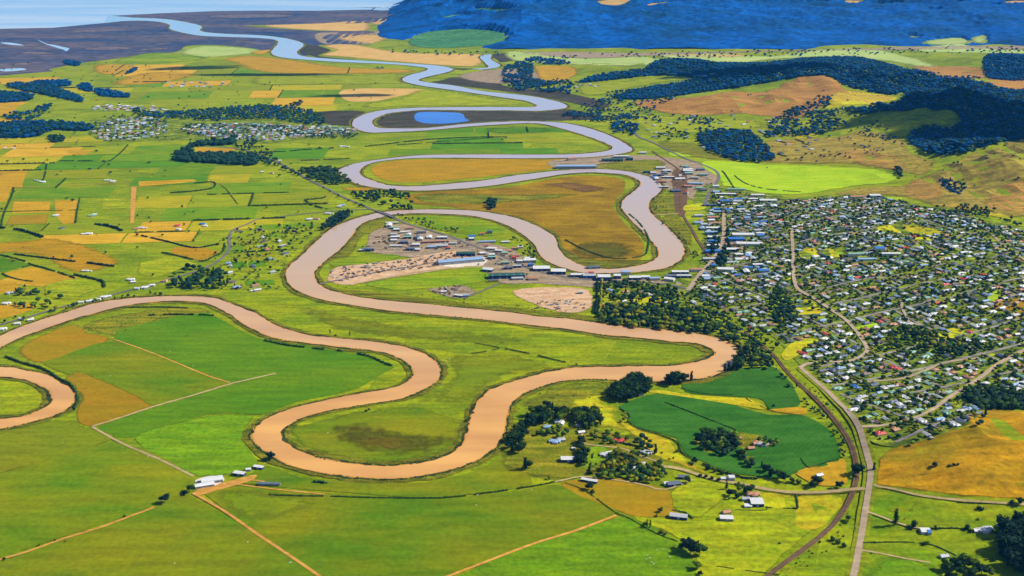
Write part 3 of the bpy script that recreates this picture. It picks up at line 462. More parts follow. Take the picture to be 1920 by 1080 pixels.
# town streets on a slanted grid
def streets(poly,ang,gap,cross,mat,width=6.5,skip=.15):
    P=PW(cr(S(poly),2,True))[:,:2]; c,s=math.cos(ang),math.sin(ang); R=np.array([[c,s],[-s,c]]); Q=P@R.T
    u0,v0=Q.min(0); u1,v1=Q.max(0); k=0
    for dirn,step in ((0,gap),(1,cross)):
        lo,hi=(v0,v1) if dirn==0 else (u0,u1)
        v=lo+step/2
        while v<hi:
            if random.random()>skip:
                a=np.arange(u0,u1,10) if dirn==0 else np.arange(v0,v1,10)
                wob=18*(vnoise(a/220,np.full(len(a),v)/90)-.5)
                W=np.stack([a,v+wob],1) if dirn==0 else np.stack([v+wob,a],1)
                W=W@R; ins=inpoly(W[:,0],W[:,1],P)
                for q in PARKW: ins&=~inpoly(W[:,0],W[:,1],q[:,:2])
                run=[]
                for i in range(len(W)+1):
                    if i<len(W) and ins[i]: run.append(W[i])
                    else:
                        if len(run)>7: ribbon('street',None,mat,width,level=9.6-.12*(len(ROADS)%24),world=np.array(run))
                        run=[]
            v+=step
TOWN1='1320,500 1330,400 1350,362 1480,376 1560,370 1650,370 1740,392 1800,400 1920,435 2300,455 2300,780 1920,735 1850,765 1800,800 1700,828 1645,826 1622,800 1580,745 1520,695 1500,660 1450,630 1400,595 1340,575 1290,545'
streets(TOWN1,.42,92,210,gmat('ground_street',(166,158,150),(140,134,132),s1=.05),7.5)
# ------------------------------------------------------------------ labels
LM={k:np.array(P0(*v)) for k,v in {
 'the railway crossing':(1605,920),'the right-hand road fork':(1612,802),'the sharp road bend':(1502,690),'the town junction':(1618,638),
 'the right edge road':(1910,662),'the red-roofed pair':(1680,690),'the orange hill corner':(1850,765),'the hillside lawn':(1780,628),
 'the town gully wood':(1700,655),'the end of the town lane':(1835,672),'the thin bright verge':(1690,610),'the wedge-shaped lawn':(1515,575),
 'the lime sloping lawn':(1500,650),'the dark green crop field':(1380,820),'the heart-shaped field':(1390,720),'the white milking shed':(390,905),
 'the red-roofed farmhouse':(1160,824),'the white hamlet shed':(1065,861),'the poplar by the road':(1678,985),'the riverside wood':(1250,600),
 'the embankment end':(1440,655),'the diagonal road elbow':(1735,777),'the sandy works yard':(1040,562),'the long blue warehouse':(862,490),
 'the river bridge':(720,402),'the leftmost oxbow':(110,745),'the river loop bottom':(700,885),'the meadow tip':(1340,665),'the inner river bend':(800,695),
 'the crop field homestead':(1385,830),'the tan field corner':(1575,890),'the right edge farmhouse':(1848,995),'the green poplar hedge':(1130,570),
 'the far river bend':(1275,465),'the main street':(1357,450),'the left river road':(300,530),'the dirt track fork':(436,719),'the brown railway bend':(1500,1035)}.items()}
ORD=['closest','second closest','third closest','fourth closest','fifth closest','sixth closest','seventh closest','eighth closest','ninth closest','tenth closest','eleventh closest','twelfth closest']+['thirteenth closest','fourteenth closest','fifteenth closest','sixteenth closest']
TODO=[]   # (object, look phrase, x, y)
def want(o,look,x,y,cat,group=None):
    o['category']=cat
    if group: o['group']=group
    TODO.append((o,look,x,y))
def finish_labels():
    names=list(LM); pts=np.array([LM[k] for k in names]); buckets={}
    for o,look,x,y in TODO:
        d=pts-np.array([x,y]); i=int(np.argmin((d**2).sum(1))); dx,dy=x-pts[i,0],y-pts[i,1]
        dirn=('right of' if dx>0 else 'left of') if abs(dx)>abs(dy) else ('beyond' if dy>0 else 'this side of')
        buckets.setdefault((look,names[i],dirn),[]).append((math.hypot(dx,dy),o))
    for (look,lm,dirn),L in buckets.items():
        L.sort(key=lambda t:t[0])
        for k,(d,o) in enumerate(L):
            if len(L)==1: o['label']=f'{look} {dirn} {lm}'
            else: o['label']=f'{look}, {ORD[min(k,15)]} {dirn} {lm}'
# ------------------------------------------------------------------ plants
def ico(sub=1):
    import bmesh
    bm=bmesh.new(); bmesh.ops.create_icosphere(bm,subdivisions=sub,radius=1); V=np.array([v.co[:] for v in bm.verts]); T=np.array([[v.index for v in f.verts] for f in bm.faces]); bm.free(); return V,T
IV0,IT0=ico(1); IV1,IT1=ico(2)
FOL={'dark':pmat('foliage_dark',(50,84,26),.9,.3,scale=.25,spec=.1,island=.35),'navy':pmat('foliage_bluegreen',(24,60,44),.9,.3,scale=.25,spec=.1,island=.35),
 'mid':pmat('foliage_mid',(92,120,18),.9,.3,scale=.25,spec=.1,island=.35),'olive':pmat('foliage_olive',(140,140,20),.9,.3,scale=.25,spec=.1,island=.3),'far':pmat('foliage_haze_blue',(10,66,112),.95,.3,scale=.05,spec=.05,island=.4),  # last one: blue of distant haze painted into the leaf colour
 'canopy':gmat('canopy_haze_blue',(4,92,184),(10,68,118),s1=.0025,s2=.02,amp=.3)}  # range forest carries the haze blue in its base colour
BARK=pmat('bark',(92,74,56),.9,.2)
def lumps(kind,rng,nl=None):
    """crown as lobes: list of centre, radii in a unit tree (height 1, radius ~.4)"""
    L=[]
    if kind=='round':
        for k in range(nl or 9):
            a=rng.random()*6.283; r=.24*math.sqrt(rng.random()); z=.35+.5*rng.random(); s=.15+.1*rng.random(); L.append((r*math.cos(a)*1.25,r*math.sin(a)*1.25,z,s*1.25,s*1.25,s))
        L.append((0,0,.6,.27,.27,.26))
    elif kind=='conifer':
        for k in range(8):
            f=k/7; s=.21*(1-f*.85); L.append((rng.normal()*.02,rng.normal()*.02,.18+.76*f,s*(.9+.3*rng.random()),s*(.9+.3*rng.random()),.11))
    elif kind=='poplar':
        for k in range(8):
            f=k/7; s=.1*math.sin(math.pi*(.15+.75*f))+.01; L.append((rng.normal()*.012,rng.normal()*.012,.12+.82*f,s,s,.12))
    else:
        for k in range(6):
            a=rng.random()*6.283; r=.28*math.sqrt(rng.random()); s=.17+.1*rng.random(); L.append((r*math.cos(a),r*math.sin(a),.18+.4*rng.random(),s,s,s*1.1))
    return L
def crown_full(kind,seed,ncl=34):
    rng=np.random.default_rng(seed); V=[];T=[];o=0
    for (x,y,z,a,b,c) in lumps(kind,rng):
        v=IV0*(np.array([a,b,c])*.84)*(1+.25*(rng.random((len(IV0),1))-.5))+np.array([x,y,z]); V.append(v); T.append(IT0+o); o+=len(v)
        n=rng.normal(size=(ncl,3)); n/=np.linalg.norm(n,axis=1)[:,None]; n[:,2]=np.where(n[:,2]<-.4,-n[:,2],n[:,2])
        ce=n*np.array([a,b,c])*(.86+.28*rng.random((ncl,1)))+np.array([x,y,z]); s=.035+.03*rng.random((ncl,1,1))
        tri=rng.normal(size=(ncl,3,3))*s+ce[:,None,:]; V.append(tri.reshape(-1,3)); T.append(np.arange(ncl*3).reshape(-1,3)+o); o+=ncl*3
    return np.concatenate(V),np.concatenate(T)
def crown_far(kind,seed):
    rng=np.random.default_rng(seed); v=IV0.copy(); 
    if kind=='round': v=v*np.array([.4,.4,.36])+np.array([0,0,.58])
    elif kind=='conifer':
        f=(v[:,2]+1)/2; v=np.stack([v[:,0]*.3*(1.25-f),v[:,1]*.3*(1.25-f),.1+f*.9],1)
    elif kind=='poplar': v=v*np.array([.12,.12,.46])+np.array([0,0,.54])
    else: v=v*np.array([.46,.46,.34])+np.array([0,0,.3])
    c=v.mean(0); v=c+(v-c)*(1+.55*(rng.random((len(v),1))-.5)); return v,IT0
FAR={k:[crown_far(k,50+i) for i in range(7)] for k in('round','conifer','poplar','bush')}
CROWN={}; TRUNK={}
for k,n in (('round',5),('conifer',3),('poplar',2),('bush',3)):
    for i in range(n):
        V,T=crown_full(k,i+hash(k)%1 if 0 else i*7+len(k),22); CROWN[k,i]=(V,T)
    h={'round':.45,'conifer':.5,'poplar':.4,'bush':.2}[k]; r={'round':.03,'conifer':.022,'poplar':.02,'bush':.02}[k]
    V=[];Fc=[]
    for j,(z,rr) in enumerate(((-.12,r*1.5),(.02,r),(h,r*.6))):
        for q in range(6): V.append((rr*math.cos(q*math.pi/3),rr*math.sin(q*math.pi/3),z))
        if j: Fc+=[(6*(j-1)+q,6*(j-1)+(q+1)%6,6*j+(q+1)%6,6*j+q) for q in range(6)]
    b=len(V)
    for q in range(3):   # limbs
        a=q*2.1; e=(.16*math.cos(a),.16*math.sin(a),h+.12)
        V+=[(r*.5*math.cos(a+1.5),r*.5*math.sin(a+1.5),h*.75),(-r*.5*math.cos(a+1.5),-r*.5*math.sin(a+1.5),h*.75),e]; Fc.append((b,b+1,b+2)); b+=3
    TRUNK[k]=rawmesh('trunk',V,Fc)
    TRUNK[k].materials.append(BARK)
CM={}
def crown_mesh(kind,i,fol):
    if (kind,i,fol) not in CM:
        m=trimesh('crown',*CROWN[kind,i]); m.materials.append(FOL[fol]); CM[kind,i,fol]=m
    return CM[kind,i,fol]
NV={'round':5,'conifer':3,'poplar':2,'bush':3}
LOOK={('round','dark'):'broad dark green tree',('round','navy'):'round blue-green tree',('round','mid'):'leafy mid-green tree',('round','olive'):'round yellow-olive tree',
 ('conifer','dark'):'tall dark conifer',('conifer','navy'):'blue-green conifer',('conifer','mid'):'mid-green conifer',('conifer','olive'):'olive conifer',
 ('poplar','dark'):'slim dark poplar',('poplar','navy'):'slim blue-green poplar',('poplar','mid'):'slim green poplar',('poplar','olive'):'slim yellow-green poplar',
 ('bush','dark'):'low dark bush',('bush','navy'):'low blue-green bush',('bush','mid'):'low green bush',('bush','olive'):'low olive bush'}
NAME={'round':'broadleaf_tree','conifer':'conifer_tree','poplar':'poplar_tree','bush':'bush'}
GRP={'round':'broadleaf trees around the farms and town','conifer':'conifers around the farms and town','poplar':'slim poplars','bush':'bushes in the fields and gardens'}
def tree(x,y,hh,kind='round',fol='dark',wf=1.0):
    z=float(hgt(x,y)); e=bpy.data.objects.new(NAME[kind],None); e.empty_display_size=1; COL.objects.link(e); e.location=(x,y,z-.3); e.rotation_euler=(0,0,random.random()*6.28)
    e.scale=(hh*wf,hh*wf,hh)
    c=link('crown',crown_mesh(kind,random.randrange(NV[kind]),fol),parent=e); t=link('trunk',TRUNK[kind],parent=e)
    want(e,('large ' if hh>17 and kind!='poplar' else '')+LOOK[kind,fol],x,y,'bush' if kind=='bush' else 'tree',GRP[kind]); return e
def scatter(name,P,H,kinds,fols,WF=None,label=None):
    """one stuff object: many far trees merged. P (n,3), H heights, kinds/fols index arrays"""
    P=np.asarray(P); n=len(P)
    if n==0: return
    KK=('round','conifer','poplar','bush'); FK=list(FOL); Vs=[];Ts=[];Ms=[];o=0; var=RNG.integers(0,7,n); rot=RNG.random(n)*6.28
    used=sorted(set(fols)); W=np.ones(n) if WF is None else WF
    for ki in set(kinds):
        for vi in range(7):
            sel=np.where((kinds==ki)&(var==vi))[0]
            if not len(sel): continue
            v,t=FAR[KK[ki]][vi]; c,s=np.cos(rot[sel]),np.sin(rot[sel]); hx=H[sel]*W[sel]
            X=(v[None,:,0]*c[:,None]-v[None,:,1]*s[:,None])*hx[:,None]+P[sel,0][:,None]; Y=(v[None,:,0]*s[:,None]+v[None,:,1]*c[:,None])*hx[:,None]+P[sel,1][:,None]
            Z=v[None,:,2]*H[sel][:,None]+P[sel,2][:,None]-.4
            Vs.append(np.stack([X,Y,Z],2).reshape(-1,3)); Ts.append((t[None]+(np.arange(len(sel))*len(v))[:,None,None]+o).reshape(-1,3)); Ms.append(np.repeat([used.index(f) for f in fols[sel]],len(t))); o+=len(sel)*len(v)
    me=trimesh(name,np.concatenate(Vs),np.concatenate(Ts),np.concatenate(Ms)); ob=link(name,me,[FOL[FK[u]] for u in used]); ob['kind']='stuff'
    if label: ob['label']=label
    return ob
FKI={k:i for i,k in enumerate(FOL)}; KKI={'round':0,'conifer':1,'poplar':2,'bush':3}
def clear_of_roads(x,y,m=2):
    ok=np.ones(len(x),bool)
    for q,w_ in ROADS:
        lo=q.min(0)-30; hi=q.max(0)+30; s=np.where((x>lo[0])&(x<hi[0])&(y>lo[1])&(y<hi[1])&ok)[0]
        if not len(s): continue
        d=np.full(len(s),1e9)
        for i in range(len(q)-1):
            a=q[i];b=q[i+1]; ab=b-a; t=np.clip(((x[s]-a[0])*ab[0]+(y[s]-a[1])*ab[1])/(ab@ab+1e-9),0,1)
            d=np.minimum(d,np.hypot(x[s]-a[0]-t*ab[0],y[s]-a[1]-t*ab[1]))
        ok[s[d<w_/2+m]]=False
    return ok
WATERS=[]
for A,B,ac in BANKS:
    for i in range(0,len(A)-3,3): WATERS.append(((A[i,:2]+B[i,:2])/2,np.linalg.norm(A[i,:2]-B[i,:2])/2+2,))
WC=np.array([w[0] for w in WATERS]); WR=np.array([w[1] for w in WATERS])
def dry(x,y):
    ok=np.ones(len(x),bool)
    for i in range(0,len(x),4000):
        d=np.hypot(x[i:i+4000,None]-WC[None,:,0],y[i:i+4000,None]-WC[None,:,1]); ok[i:i+4000]=(d>WR[None]).all(1)
    return ok
def fill(s,gap,dens=1.0,clump=0,world=None):
    P=PW(cr(S(s),3,True))[:,:2] if world is None else world
    x0,y0=P.min(0);x1,y1=P.max(0); gx,gy=np.meshgrid(np.arange(x0,x1,gap),np.arange(y0,y1,gap)); gx=gx.ravel();gy=gy.ravel()
    gx=gx+(RNG.random(len(gx))-.5)*gap*.95; gy=gy+(RNG.random(len(gy))-.5)*gap*.95
    d=dens*np.ones(len(gx))
    if clump: d=np.where(vnoise(gx/clump+31,gy/clump)>.42,d,d*.18)
    k=inpoly(gx,gy,P)&(RNG.random(len(gx))<d); gx=gx[k];gy=gy[k]; k=dry(gx,gy); return gx[k],gy[k]
# ---- individually placed trees (photo pixel, height m, kind, foliage)
for px,py,hh,k,f in [(1678,985,24,'poplar','dark'),(1295,1036,20,'round','navy'),(1312,1040,17,'round','dark'),(1282,1030,14,'round','dark'),(1306,1066,11,'round','mid'),(1312,1078,9,'bush','navy'),(1213,988,11,'poplar','mid'),(1219,989,11,'poplar','mid'),(1208,986,9,'bush','mid'),(1239,1000,9,'bush','olive'),(1247,1003,8,'bush','olive'),
 (1105,918,12,'round','navy'),(1111,924,8,'bush','dark'),(985,880,20,'conifer','navy'),(993,878,14,'round','dark'),(1030,898,8,'bush','mid'),(309,943,14,'round','navy'),(347,928,11,'bush','navy'),(356,922,12,'round','dark'),(233,969,5,'bush','dark'),(8,1049,5,'bush','dark'),(73,1023,4,'bush','mid'),(103,1014,4,'bush','dark'),(122,1016,4,'bush','olive'),
 (840,690,3,'bush','dark'),(686,772,6,'bush','navy'),(692,768,5,'bush','mid'),(619,626,9,'poplar','dark'),(629,630,6,'bush','dark'),(656,629,9,'poplar','dark'),(508,861,13,'round','navy'),(500,864,9,'bush','dark'),(877,790,8,'bush','mid'),(887,775,5,'bush','dark'),
 (1530,908,14,'round','navy'),(1522,912,11,'round','dark'),(1538,908,12,'round','dark'),(1573,915,11,'round','navy'),(1605,888,15,'round','navy'),(1612,884,13,'round','dark'),(1638,882,13,'conifer','dark'),(1603,895,9,'bush','dark'),(1752,875,8,'round','navy'),(1788,873,7,'bush','navy'),(1796,873,6,'bush','dark'),(1780,875,6,'bush','dark'),(1712,988,10,'round','dark'),(1706,992,8,'bush','navy'),(1755,992,8,'bush','dark'),
 (1812,993,8,'round','dark'),(1820,998,7,'bush','dark'),(1875,995,7,'round','dark'),(1882,996,6,'bush','dark'),(1738,1020,7,'bush','mid'),(1731,1022,7,'bush','dark'),(1640,1018,4,'bush','dark'),(1835,955,8,'bush','navy'),(1842,957,7,'bush','dark'),(1833,975,5,'bush','mid'),(1896,945,7,'round','dark'),(1912,945,11,'round','navy'),(1866,944,4,'bush','dark'),(1840,941,4,'bush','dark'),(1560,1013,9,'bush','dark'),(1570,1018,9,'bush','mid'),(1582,1024,8,'bush','dark'),(1590,975,8,'round','dark'),(1586,980,7,'bush','mid'),
 (1775,1070,15,'round','dark'),(1790,1066,17,'round','navy'),(1806,1062,18,'round','dark'),(1823,1066,16,'round','mid'),(1840,1078,16,'round','navy'),(1800,1078,14,'round','dark'),(1778,1082,12,'bush','navy'),(1822,1082,14,'round','dark'),(1856,1080,12,'round','mid'),(1864,1052,8,'bush','dark'),(1461,1020,4,'bush','navy'),
 (1290,905,10,'round','dark'),(1330,899,0,'bush','dark'),(1362,917,12,'conifer','dark'),(1368,929,10,'round','navy'),(1366,935,8,'bush','mid'),(1385,920,13,'round','mid'),(1381,933,9,'bush','navy'),(1400,925,13,'round','navy'),(1408,922,12,'round','dark'),(1393,914,9,'bush','mid'),
 (922,382,0,'round','dark'),(1238,960,7,'round','dark'),(1232,968,6,'bush','olive'),(1229,850,15,'conifer','navy'),(1270,848,8,'bush','mid'),(1302,868,9,'round','navy'),(1297,872,6,'bush','dark'),(1327,880,9,'bush','navy'),(1340,884,9,'bush','mid'),(1353,888,9,'bush','dark'),(1313,893,7,'bush','dark'),(1323,895,7,'bush','navy'),(1335,898,7,'bush','dark'),(1347,901,7,'bush','navy'),
 (1450,762,6,'bush','navy'),(1446,893,13,'round','navy'),(1459,897,13,'round','dark'),(1472,901,12,'round','navy'),(1484,903,11,'bush','dark'),(1497,906,10,'bush','mid'),(1436,884,12,'round','navy'),(1428,876,10,'conifer','navy')]:
    if hh: x,y,_=PW([(px,py)])[0]; tree(x,y,hh*1.12,k,f,1.15 if k=='round' else 1)
# clusters of individually built trees: (polygon, spacing, heights, mix)
HERO=[('952,840 960,808 990,785 1010,770 1030,765 1060,775 1062,785 1040,792 1000,800 985,815 985,845 965,850',11,(11,20),'dncmd'),('1068,782 1080,772 1110,772 1125,785 1125,800 1105,812 1085,800',10,(11,19),'dnpm'),
 ('1000,815 1035,800 1062,805 1070,815 1020,825',13,(8,13),'dm'),('1085,830 1100,828 1098,868 1083,872',9,(11,16),'dn'),('1108,880 1140,866 1190,868 1210,880 1240,870 1250,885 1230,905 1160,900 1115,895',10,(8,13),'ndmo'),('1145,850 1180,848 1200,860 1175,880 1145,872',10,(9,14),'dmo'),
 ('1100,812 1170,816 1172,832 1130,832',12,(6,10),'dm'),('1190,826 1215,820 1225,850 1200,850',11,(7,12),'dn'),('1140,748 1160,725 1190,712 1216,716 1216,737 1180,752 1155,752',9,(15,22),'dn'),('1250,720 1262,700 1290,685 1318,678 1340,682 1335,700 1300,712 1270,722',9,(15,24),'dcn'),
 ('1345,700 1342,672 1365,660 1385,662 1392,690 1370,696',9,(15,24),'dcn'),('1304,822 1330,812 1375,814 1385,830 1380,850 1398,856 1420,872 1405,878 1385,862 1335,850 1316,836',10,(9,16),'ndm'),('1425,818 1450,822 1460,834 1440,842 1425,835',10,(6,10),'dm'),('1166,778 1180,780 1183,797 1165,795',11,(6,9),'om'),
 ('1880,1000 1920,982 1960,980 1960,1075 1885,1068',11,(22,30),'cn')]
HT=[]
for s,gap,(h0,h1),mix in HERO:
    x,y=fill(s,gap,.92); 
    for a,b in zip(x,y):
        c=random.choice(mix); k={'c':'conifer','p':'poplar'}.get(c,'round'); f={'d':'dark','n':'navy','m':'mid','o':'olive','c':'navy','p':'dark'}[c]
        HT.append((a,b,random.uniform(h0,h1),k,f))
# ------------------------------------------------------------------ forests and scattered trees -> nearest become individuals
AP=[];AH=[];AK=[];AF=[]   # pool of ordinary trees
def pool(x,y,h0,h1,mixk,mixf):
    n=len(x); AP.append(np.stack([x,y,hgt(x,y)],1)); AH.append(RNG.uniform(h0,h1,n)); AK.append(RNG.choice([KKI[k] for k in mixk],n)); AF.append(RNG.choice([FKI[k] for k in mixf],n))
D3=['dark','navy','dark','mid','navy','olive']; R4=['round','round','round','conifer']
for s,gap,dn,h0,h1,mf in [
 ('1122,592 1150,572 1200,576 1250,572 1330,600 1342,625 1300,628 1240,620 1150,610',10,.9,9,18,['navy','dark','mid','olive','navy']),('1340,606 1400,622 1440,650 1452,690 1385,690 1372,662 1348,636',11,.85,9,15,D3),
 ('1290,575 1340,585 1400,610 1330,604',12,.7,8,13,D3),('1330,495 1345,440 1362,420 1368,480 1350,500',13,.85,12,18,['navy']),('1440,555 1470,545 1490,600 1455,615',12,.85,10,16,['navy','dark']),
 ('1655,648 1700,612 1780,635 1840,642 1850,660 1780,668 1700,655',12,.85,9,15,D3),('1620,690 1660,672 1700,680 1650,695',12,.6,8,12,D3),('1800,745 1840,728 1920,738 1960,765 1850,768',10,.9,10,15,['navy','dark']),('1815,810 1840,790 1850,770 1870,762 1850,785 1830,812',10,.8,8,12,['navy']),('1640,832 1700,828 1730,815 1720,835 1680,840',10,.8,9,14,D3),
 ('1620,840 1645,836 1640,870 1622,862',10,.6,7,12,D3),('1500,760 1540,770 1575,805 1590,850 1580,870 1555,800',9,.7,5,9,['dark','mid','navy']),('1440,668 1470,700 1520,755 1505,758 1470,715',9,.8,5,10,['dark','navy','mid']),('1515,720 1560,775 1590,820 1600,850 1590,815 1550,760',9,.75,5,9,['dark','mid','olive']),
 ('322,530 340,504 420,508 430,535 375,553 322,548',13,.72,12,19,['navy','dark']),('0,560 30,540 70,545 120,560 130,585 80,580 20,575',14,.6,9,15,D3),('600,432 620,412 645,398 662,402 640,418 615,434',13,.9,12,18,['navy']),
 ('0,600 60,590 110,570 200,560 320,545 300,556 180,568 100,590 20,612',15,.4,6,12,D3),('350,545 560,540 560,530 430,530',16,.35,6,11,D3),
 ('430,500 540,490 560,470 600,430 580,420 480,430 440,450',17,.35,6,12,D3),('560,318 630,316 660,338 640,346 600,343 550,326',15,.85,10,16,['navy','dark']),('652,364 700,360 752,362 782,384 772,394 720,390 690,378',14,.8,10,16,['dark','navy']),
 ('545,318 560,322 640,366 680,386 670,388 600,352',14,.5,7,12,D3),('745,402 800,412 860,430 850,436 790,424',14,.6,6,10,D3),('915,378 930,378 928,392 917,392',12,.9,14,20,['navy']),
 ('960,445 980,440 1000,470 1010,490 985,485',14,.6,7,12,D3),('900,520 960,512 1000,520 960,528',16,.3,5,8,D3),('1130,530 1200,532 1290,540 1290,560 1200,570 1130,560',13,.7,9,15,['navy','dark','dark']),
 ('1290,500 1300,470 1315,480 1300,520',12,.7,6,10,D3),('1240,420 1262,430 1300,462 1290,472 1262,452',13,.6,5,9,['mid','olive','dark']),('1220,375 1240,368 1255,400 1235,405',14,.6,4,7,['dark','mid']),
 ('330,292 342,280 382,266 440,264 432,272 368,275 362,288 440,290 482,292 482,310 420,308 350,304 325,302',15,.95,12,20,['navy']),('430,262 470,255 520,300 560,322 540,320 480,300',17,.6,9,14,['navy']),
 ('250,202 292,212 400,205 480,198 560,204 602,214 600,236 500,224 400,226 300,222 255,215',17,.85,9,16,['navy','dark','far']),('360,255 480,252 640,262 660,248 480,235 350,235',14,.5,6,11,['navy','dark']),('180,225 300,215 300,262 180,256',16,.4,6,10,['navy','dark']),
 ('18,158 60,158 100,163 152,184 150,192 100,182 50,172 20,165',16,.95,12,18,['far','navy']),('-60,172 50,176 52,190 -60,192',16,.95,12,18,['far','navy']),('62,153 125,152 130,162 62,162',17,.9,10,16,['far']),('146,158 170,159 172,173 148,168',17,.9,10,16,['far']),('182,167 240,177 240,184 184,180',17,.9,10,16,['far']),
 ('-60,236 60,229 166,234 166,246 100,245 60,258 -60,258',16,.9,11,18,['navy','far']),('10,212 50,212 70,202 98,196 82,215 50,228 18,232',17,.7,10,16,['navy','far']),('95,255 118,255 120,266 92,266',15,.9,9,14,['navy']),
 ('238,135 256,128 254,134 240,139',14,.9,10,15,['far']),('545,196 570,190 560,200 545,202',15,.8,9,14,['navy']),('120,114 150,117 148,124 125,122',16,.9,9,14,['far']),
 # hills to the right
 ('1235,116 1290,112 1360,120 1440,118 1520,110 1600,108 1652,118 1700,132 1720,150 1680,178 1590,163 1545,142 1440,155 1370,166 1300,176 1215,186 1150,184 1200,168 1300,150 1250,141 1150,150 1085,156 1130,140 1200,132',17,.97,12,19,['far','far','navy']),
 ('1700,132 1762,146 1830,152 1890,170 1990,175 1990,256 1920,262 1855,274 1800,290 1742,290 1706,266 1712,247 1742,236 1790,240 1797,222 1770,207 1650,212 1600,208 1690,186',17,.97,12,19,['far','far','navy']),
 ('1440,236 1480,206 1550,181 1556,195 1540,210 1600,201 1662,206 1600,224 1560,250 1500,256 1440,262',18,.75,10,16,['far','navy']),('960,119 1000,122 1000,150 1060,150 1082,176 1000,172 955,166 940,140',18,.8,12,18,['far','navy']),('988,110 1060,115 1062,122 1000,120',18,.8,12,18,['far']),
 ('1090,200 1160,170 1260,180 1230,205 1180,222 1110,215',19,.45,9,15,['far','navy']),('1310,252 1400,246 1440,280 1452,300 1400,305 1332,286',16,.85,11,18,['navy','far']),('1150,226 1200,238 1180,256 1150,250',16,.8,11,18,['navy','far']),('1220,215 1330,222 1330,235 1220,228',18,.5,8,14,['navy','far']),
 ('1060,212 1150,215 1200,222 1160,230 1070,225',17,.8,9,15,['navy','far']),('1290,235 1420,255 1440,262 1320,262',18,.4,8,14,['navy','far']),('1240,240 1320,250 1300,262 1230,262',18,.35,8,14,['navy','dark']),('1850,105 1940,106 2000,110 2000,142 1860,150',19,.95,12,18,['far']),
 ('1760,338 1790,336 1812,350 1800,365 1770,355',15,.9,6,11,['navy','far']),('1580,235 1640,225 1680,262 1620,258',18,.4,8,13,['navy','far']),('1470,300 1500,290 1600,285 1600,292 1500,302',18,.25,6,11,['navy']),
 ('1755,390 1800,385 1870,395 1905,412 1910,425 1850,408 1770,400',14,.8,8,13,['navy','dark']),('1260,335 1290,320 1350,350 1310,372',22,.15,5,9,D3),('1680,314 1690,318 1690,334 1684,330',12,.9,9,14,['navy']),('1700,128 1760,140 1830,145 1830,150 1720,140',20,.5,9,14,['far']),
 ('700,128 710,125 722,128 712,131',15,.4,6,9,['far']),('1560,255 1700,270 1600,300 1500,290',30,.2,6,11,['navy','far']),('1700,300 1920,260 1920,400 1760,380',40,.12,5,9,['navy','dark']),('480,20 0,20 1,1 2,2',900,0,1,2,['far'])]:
    x,y=fill(s,gap,dn,clump=0 if dn>.8 else 60)
    if dn>=.9 and len(x)>30: sheet('forest_floor',s,G['forestfloor' if 'far' not in mf else 'hazefloor'],level=4,soft=20)
    if len(x): 
        if dn<.9: k=clear_of_roads(x,y,3); x=x[k];y=y[k]
        pool(x,y,h0,h1,R4 if 'navy' in mf or 'far' in mf else ['round','round','bush'],mf)
# isolated paddock trees and small clumps
x,y=fill('-100,150 500,150 700,300 640,400 520,520 300,560 -100,600',85,.5,clump=250); k=clear_of_roads(x,y,4); pool(x[k],y[k],5,10,['round','bush'],D3)
x,y=fill('480,150 760,160 800,200 640,280 480,260',150,.3); pool(x,y,5,9,['round','bush'],['navy','dark'])
x,y=fill('1200,180 1700,180 1900,260 1900,380 1600,360 1300,290',70,.4,clump=160); pool(x,y,4,9,['round','bush','bush'],['navy','far','dark'])
x,y=fill('690,88 760,96 900,98 1100,100 1300,97 1600,92 1900,88 1960,98 1600,104 1200,112 950,108 700,98',42,.35,clump=200); pool(x,y,9,17,['round','round'],['far','far','navy'])
x,y=fill('1640,850 1920,770 1960,930 1700,915',60,.22); pool(x,y,2,4,['bush'],['dark','mid','olive'])
# ------------------------------------------------------------------ buildings
RC={'white':(236,236,240),'pale grey':(198,202,208),'slate grey':(104,116,138),'pale green':(150,196,172),'dark green':(52,98,92),'terracotta':(206,142,108),'red':(226,78,66),'blue':(58,128,214),'pale blue':(158,190,232),'brown':(132,110,98)}
RM_={k:pmat('roof_'+k.replace(' ','_'),v,.45,.1,scale=.3,spec=.4) for k,v in RC.items()}
for k,m in RM_.items():   # corrugation on metal roofs
    nt=m.node_tree; b=nt.nodes['Principled BSDF']; tc=node(nt,'ShaderNodeTexCoord'); wv=node(nt,'ShaderNodeTexWave'); wv.inputs['Scale'].default_value=1.2; nt.links.new(tc.outputs['Object'],wv.inputs[0])
    bp=node(nt,'ShaderNodeBump'); bp.inputs['Strength'].default_value=.25; bp.inputs['Distance'].default_value=.1; nt.links.new(wv.outputs[1],bp.inputs['Height']); nt.links.new(bp.outputs[0],b.inputs['Normal'])
WC_={'cream':(216,204,184),'weatherboard':(226,226,222),'brick':(150,100,80),'grey':(150,150,152),'navywall':(36,62,124),'bluewall':(30,100,200),'metal':(178,184,194),'yellowwall':(222,190,40),'greenwall':(60,100,80)}
WM_={k:pmat('wall_'+k,v,.8,.1,scale=.4) for k,v in WC_.items()}
GLASS=pmat('window_glass',(38,48,60),.12,.1,spec=.6); DOOR=pmat('door_paint',(90,70,60),.5); FRAME=pmat('frame_paint',(225,225,220),.5); CHIM=pmat('chimney_brick',(150,96,76),.9)
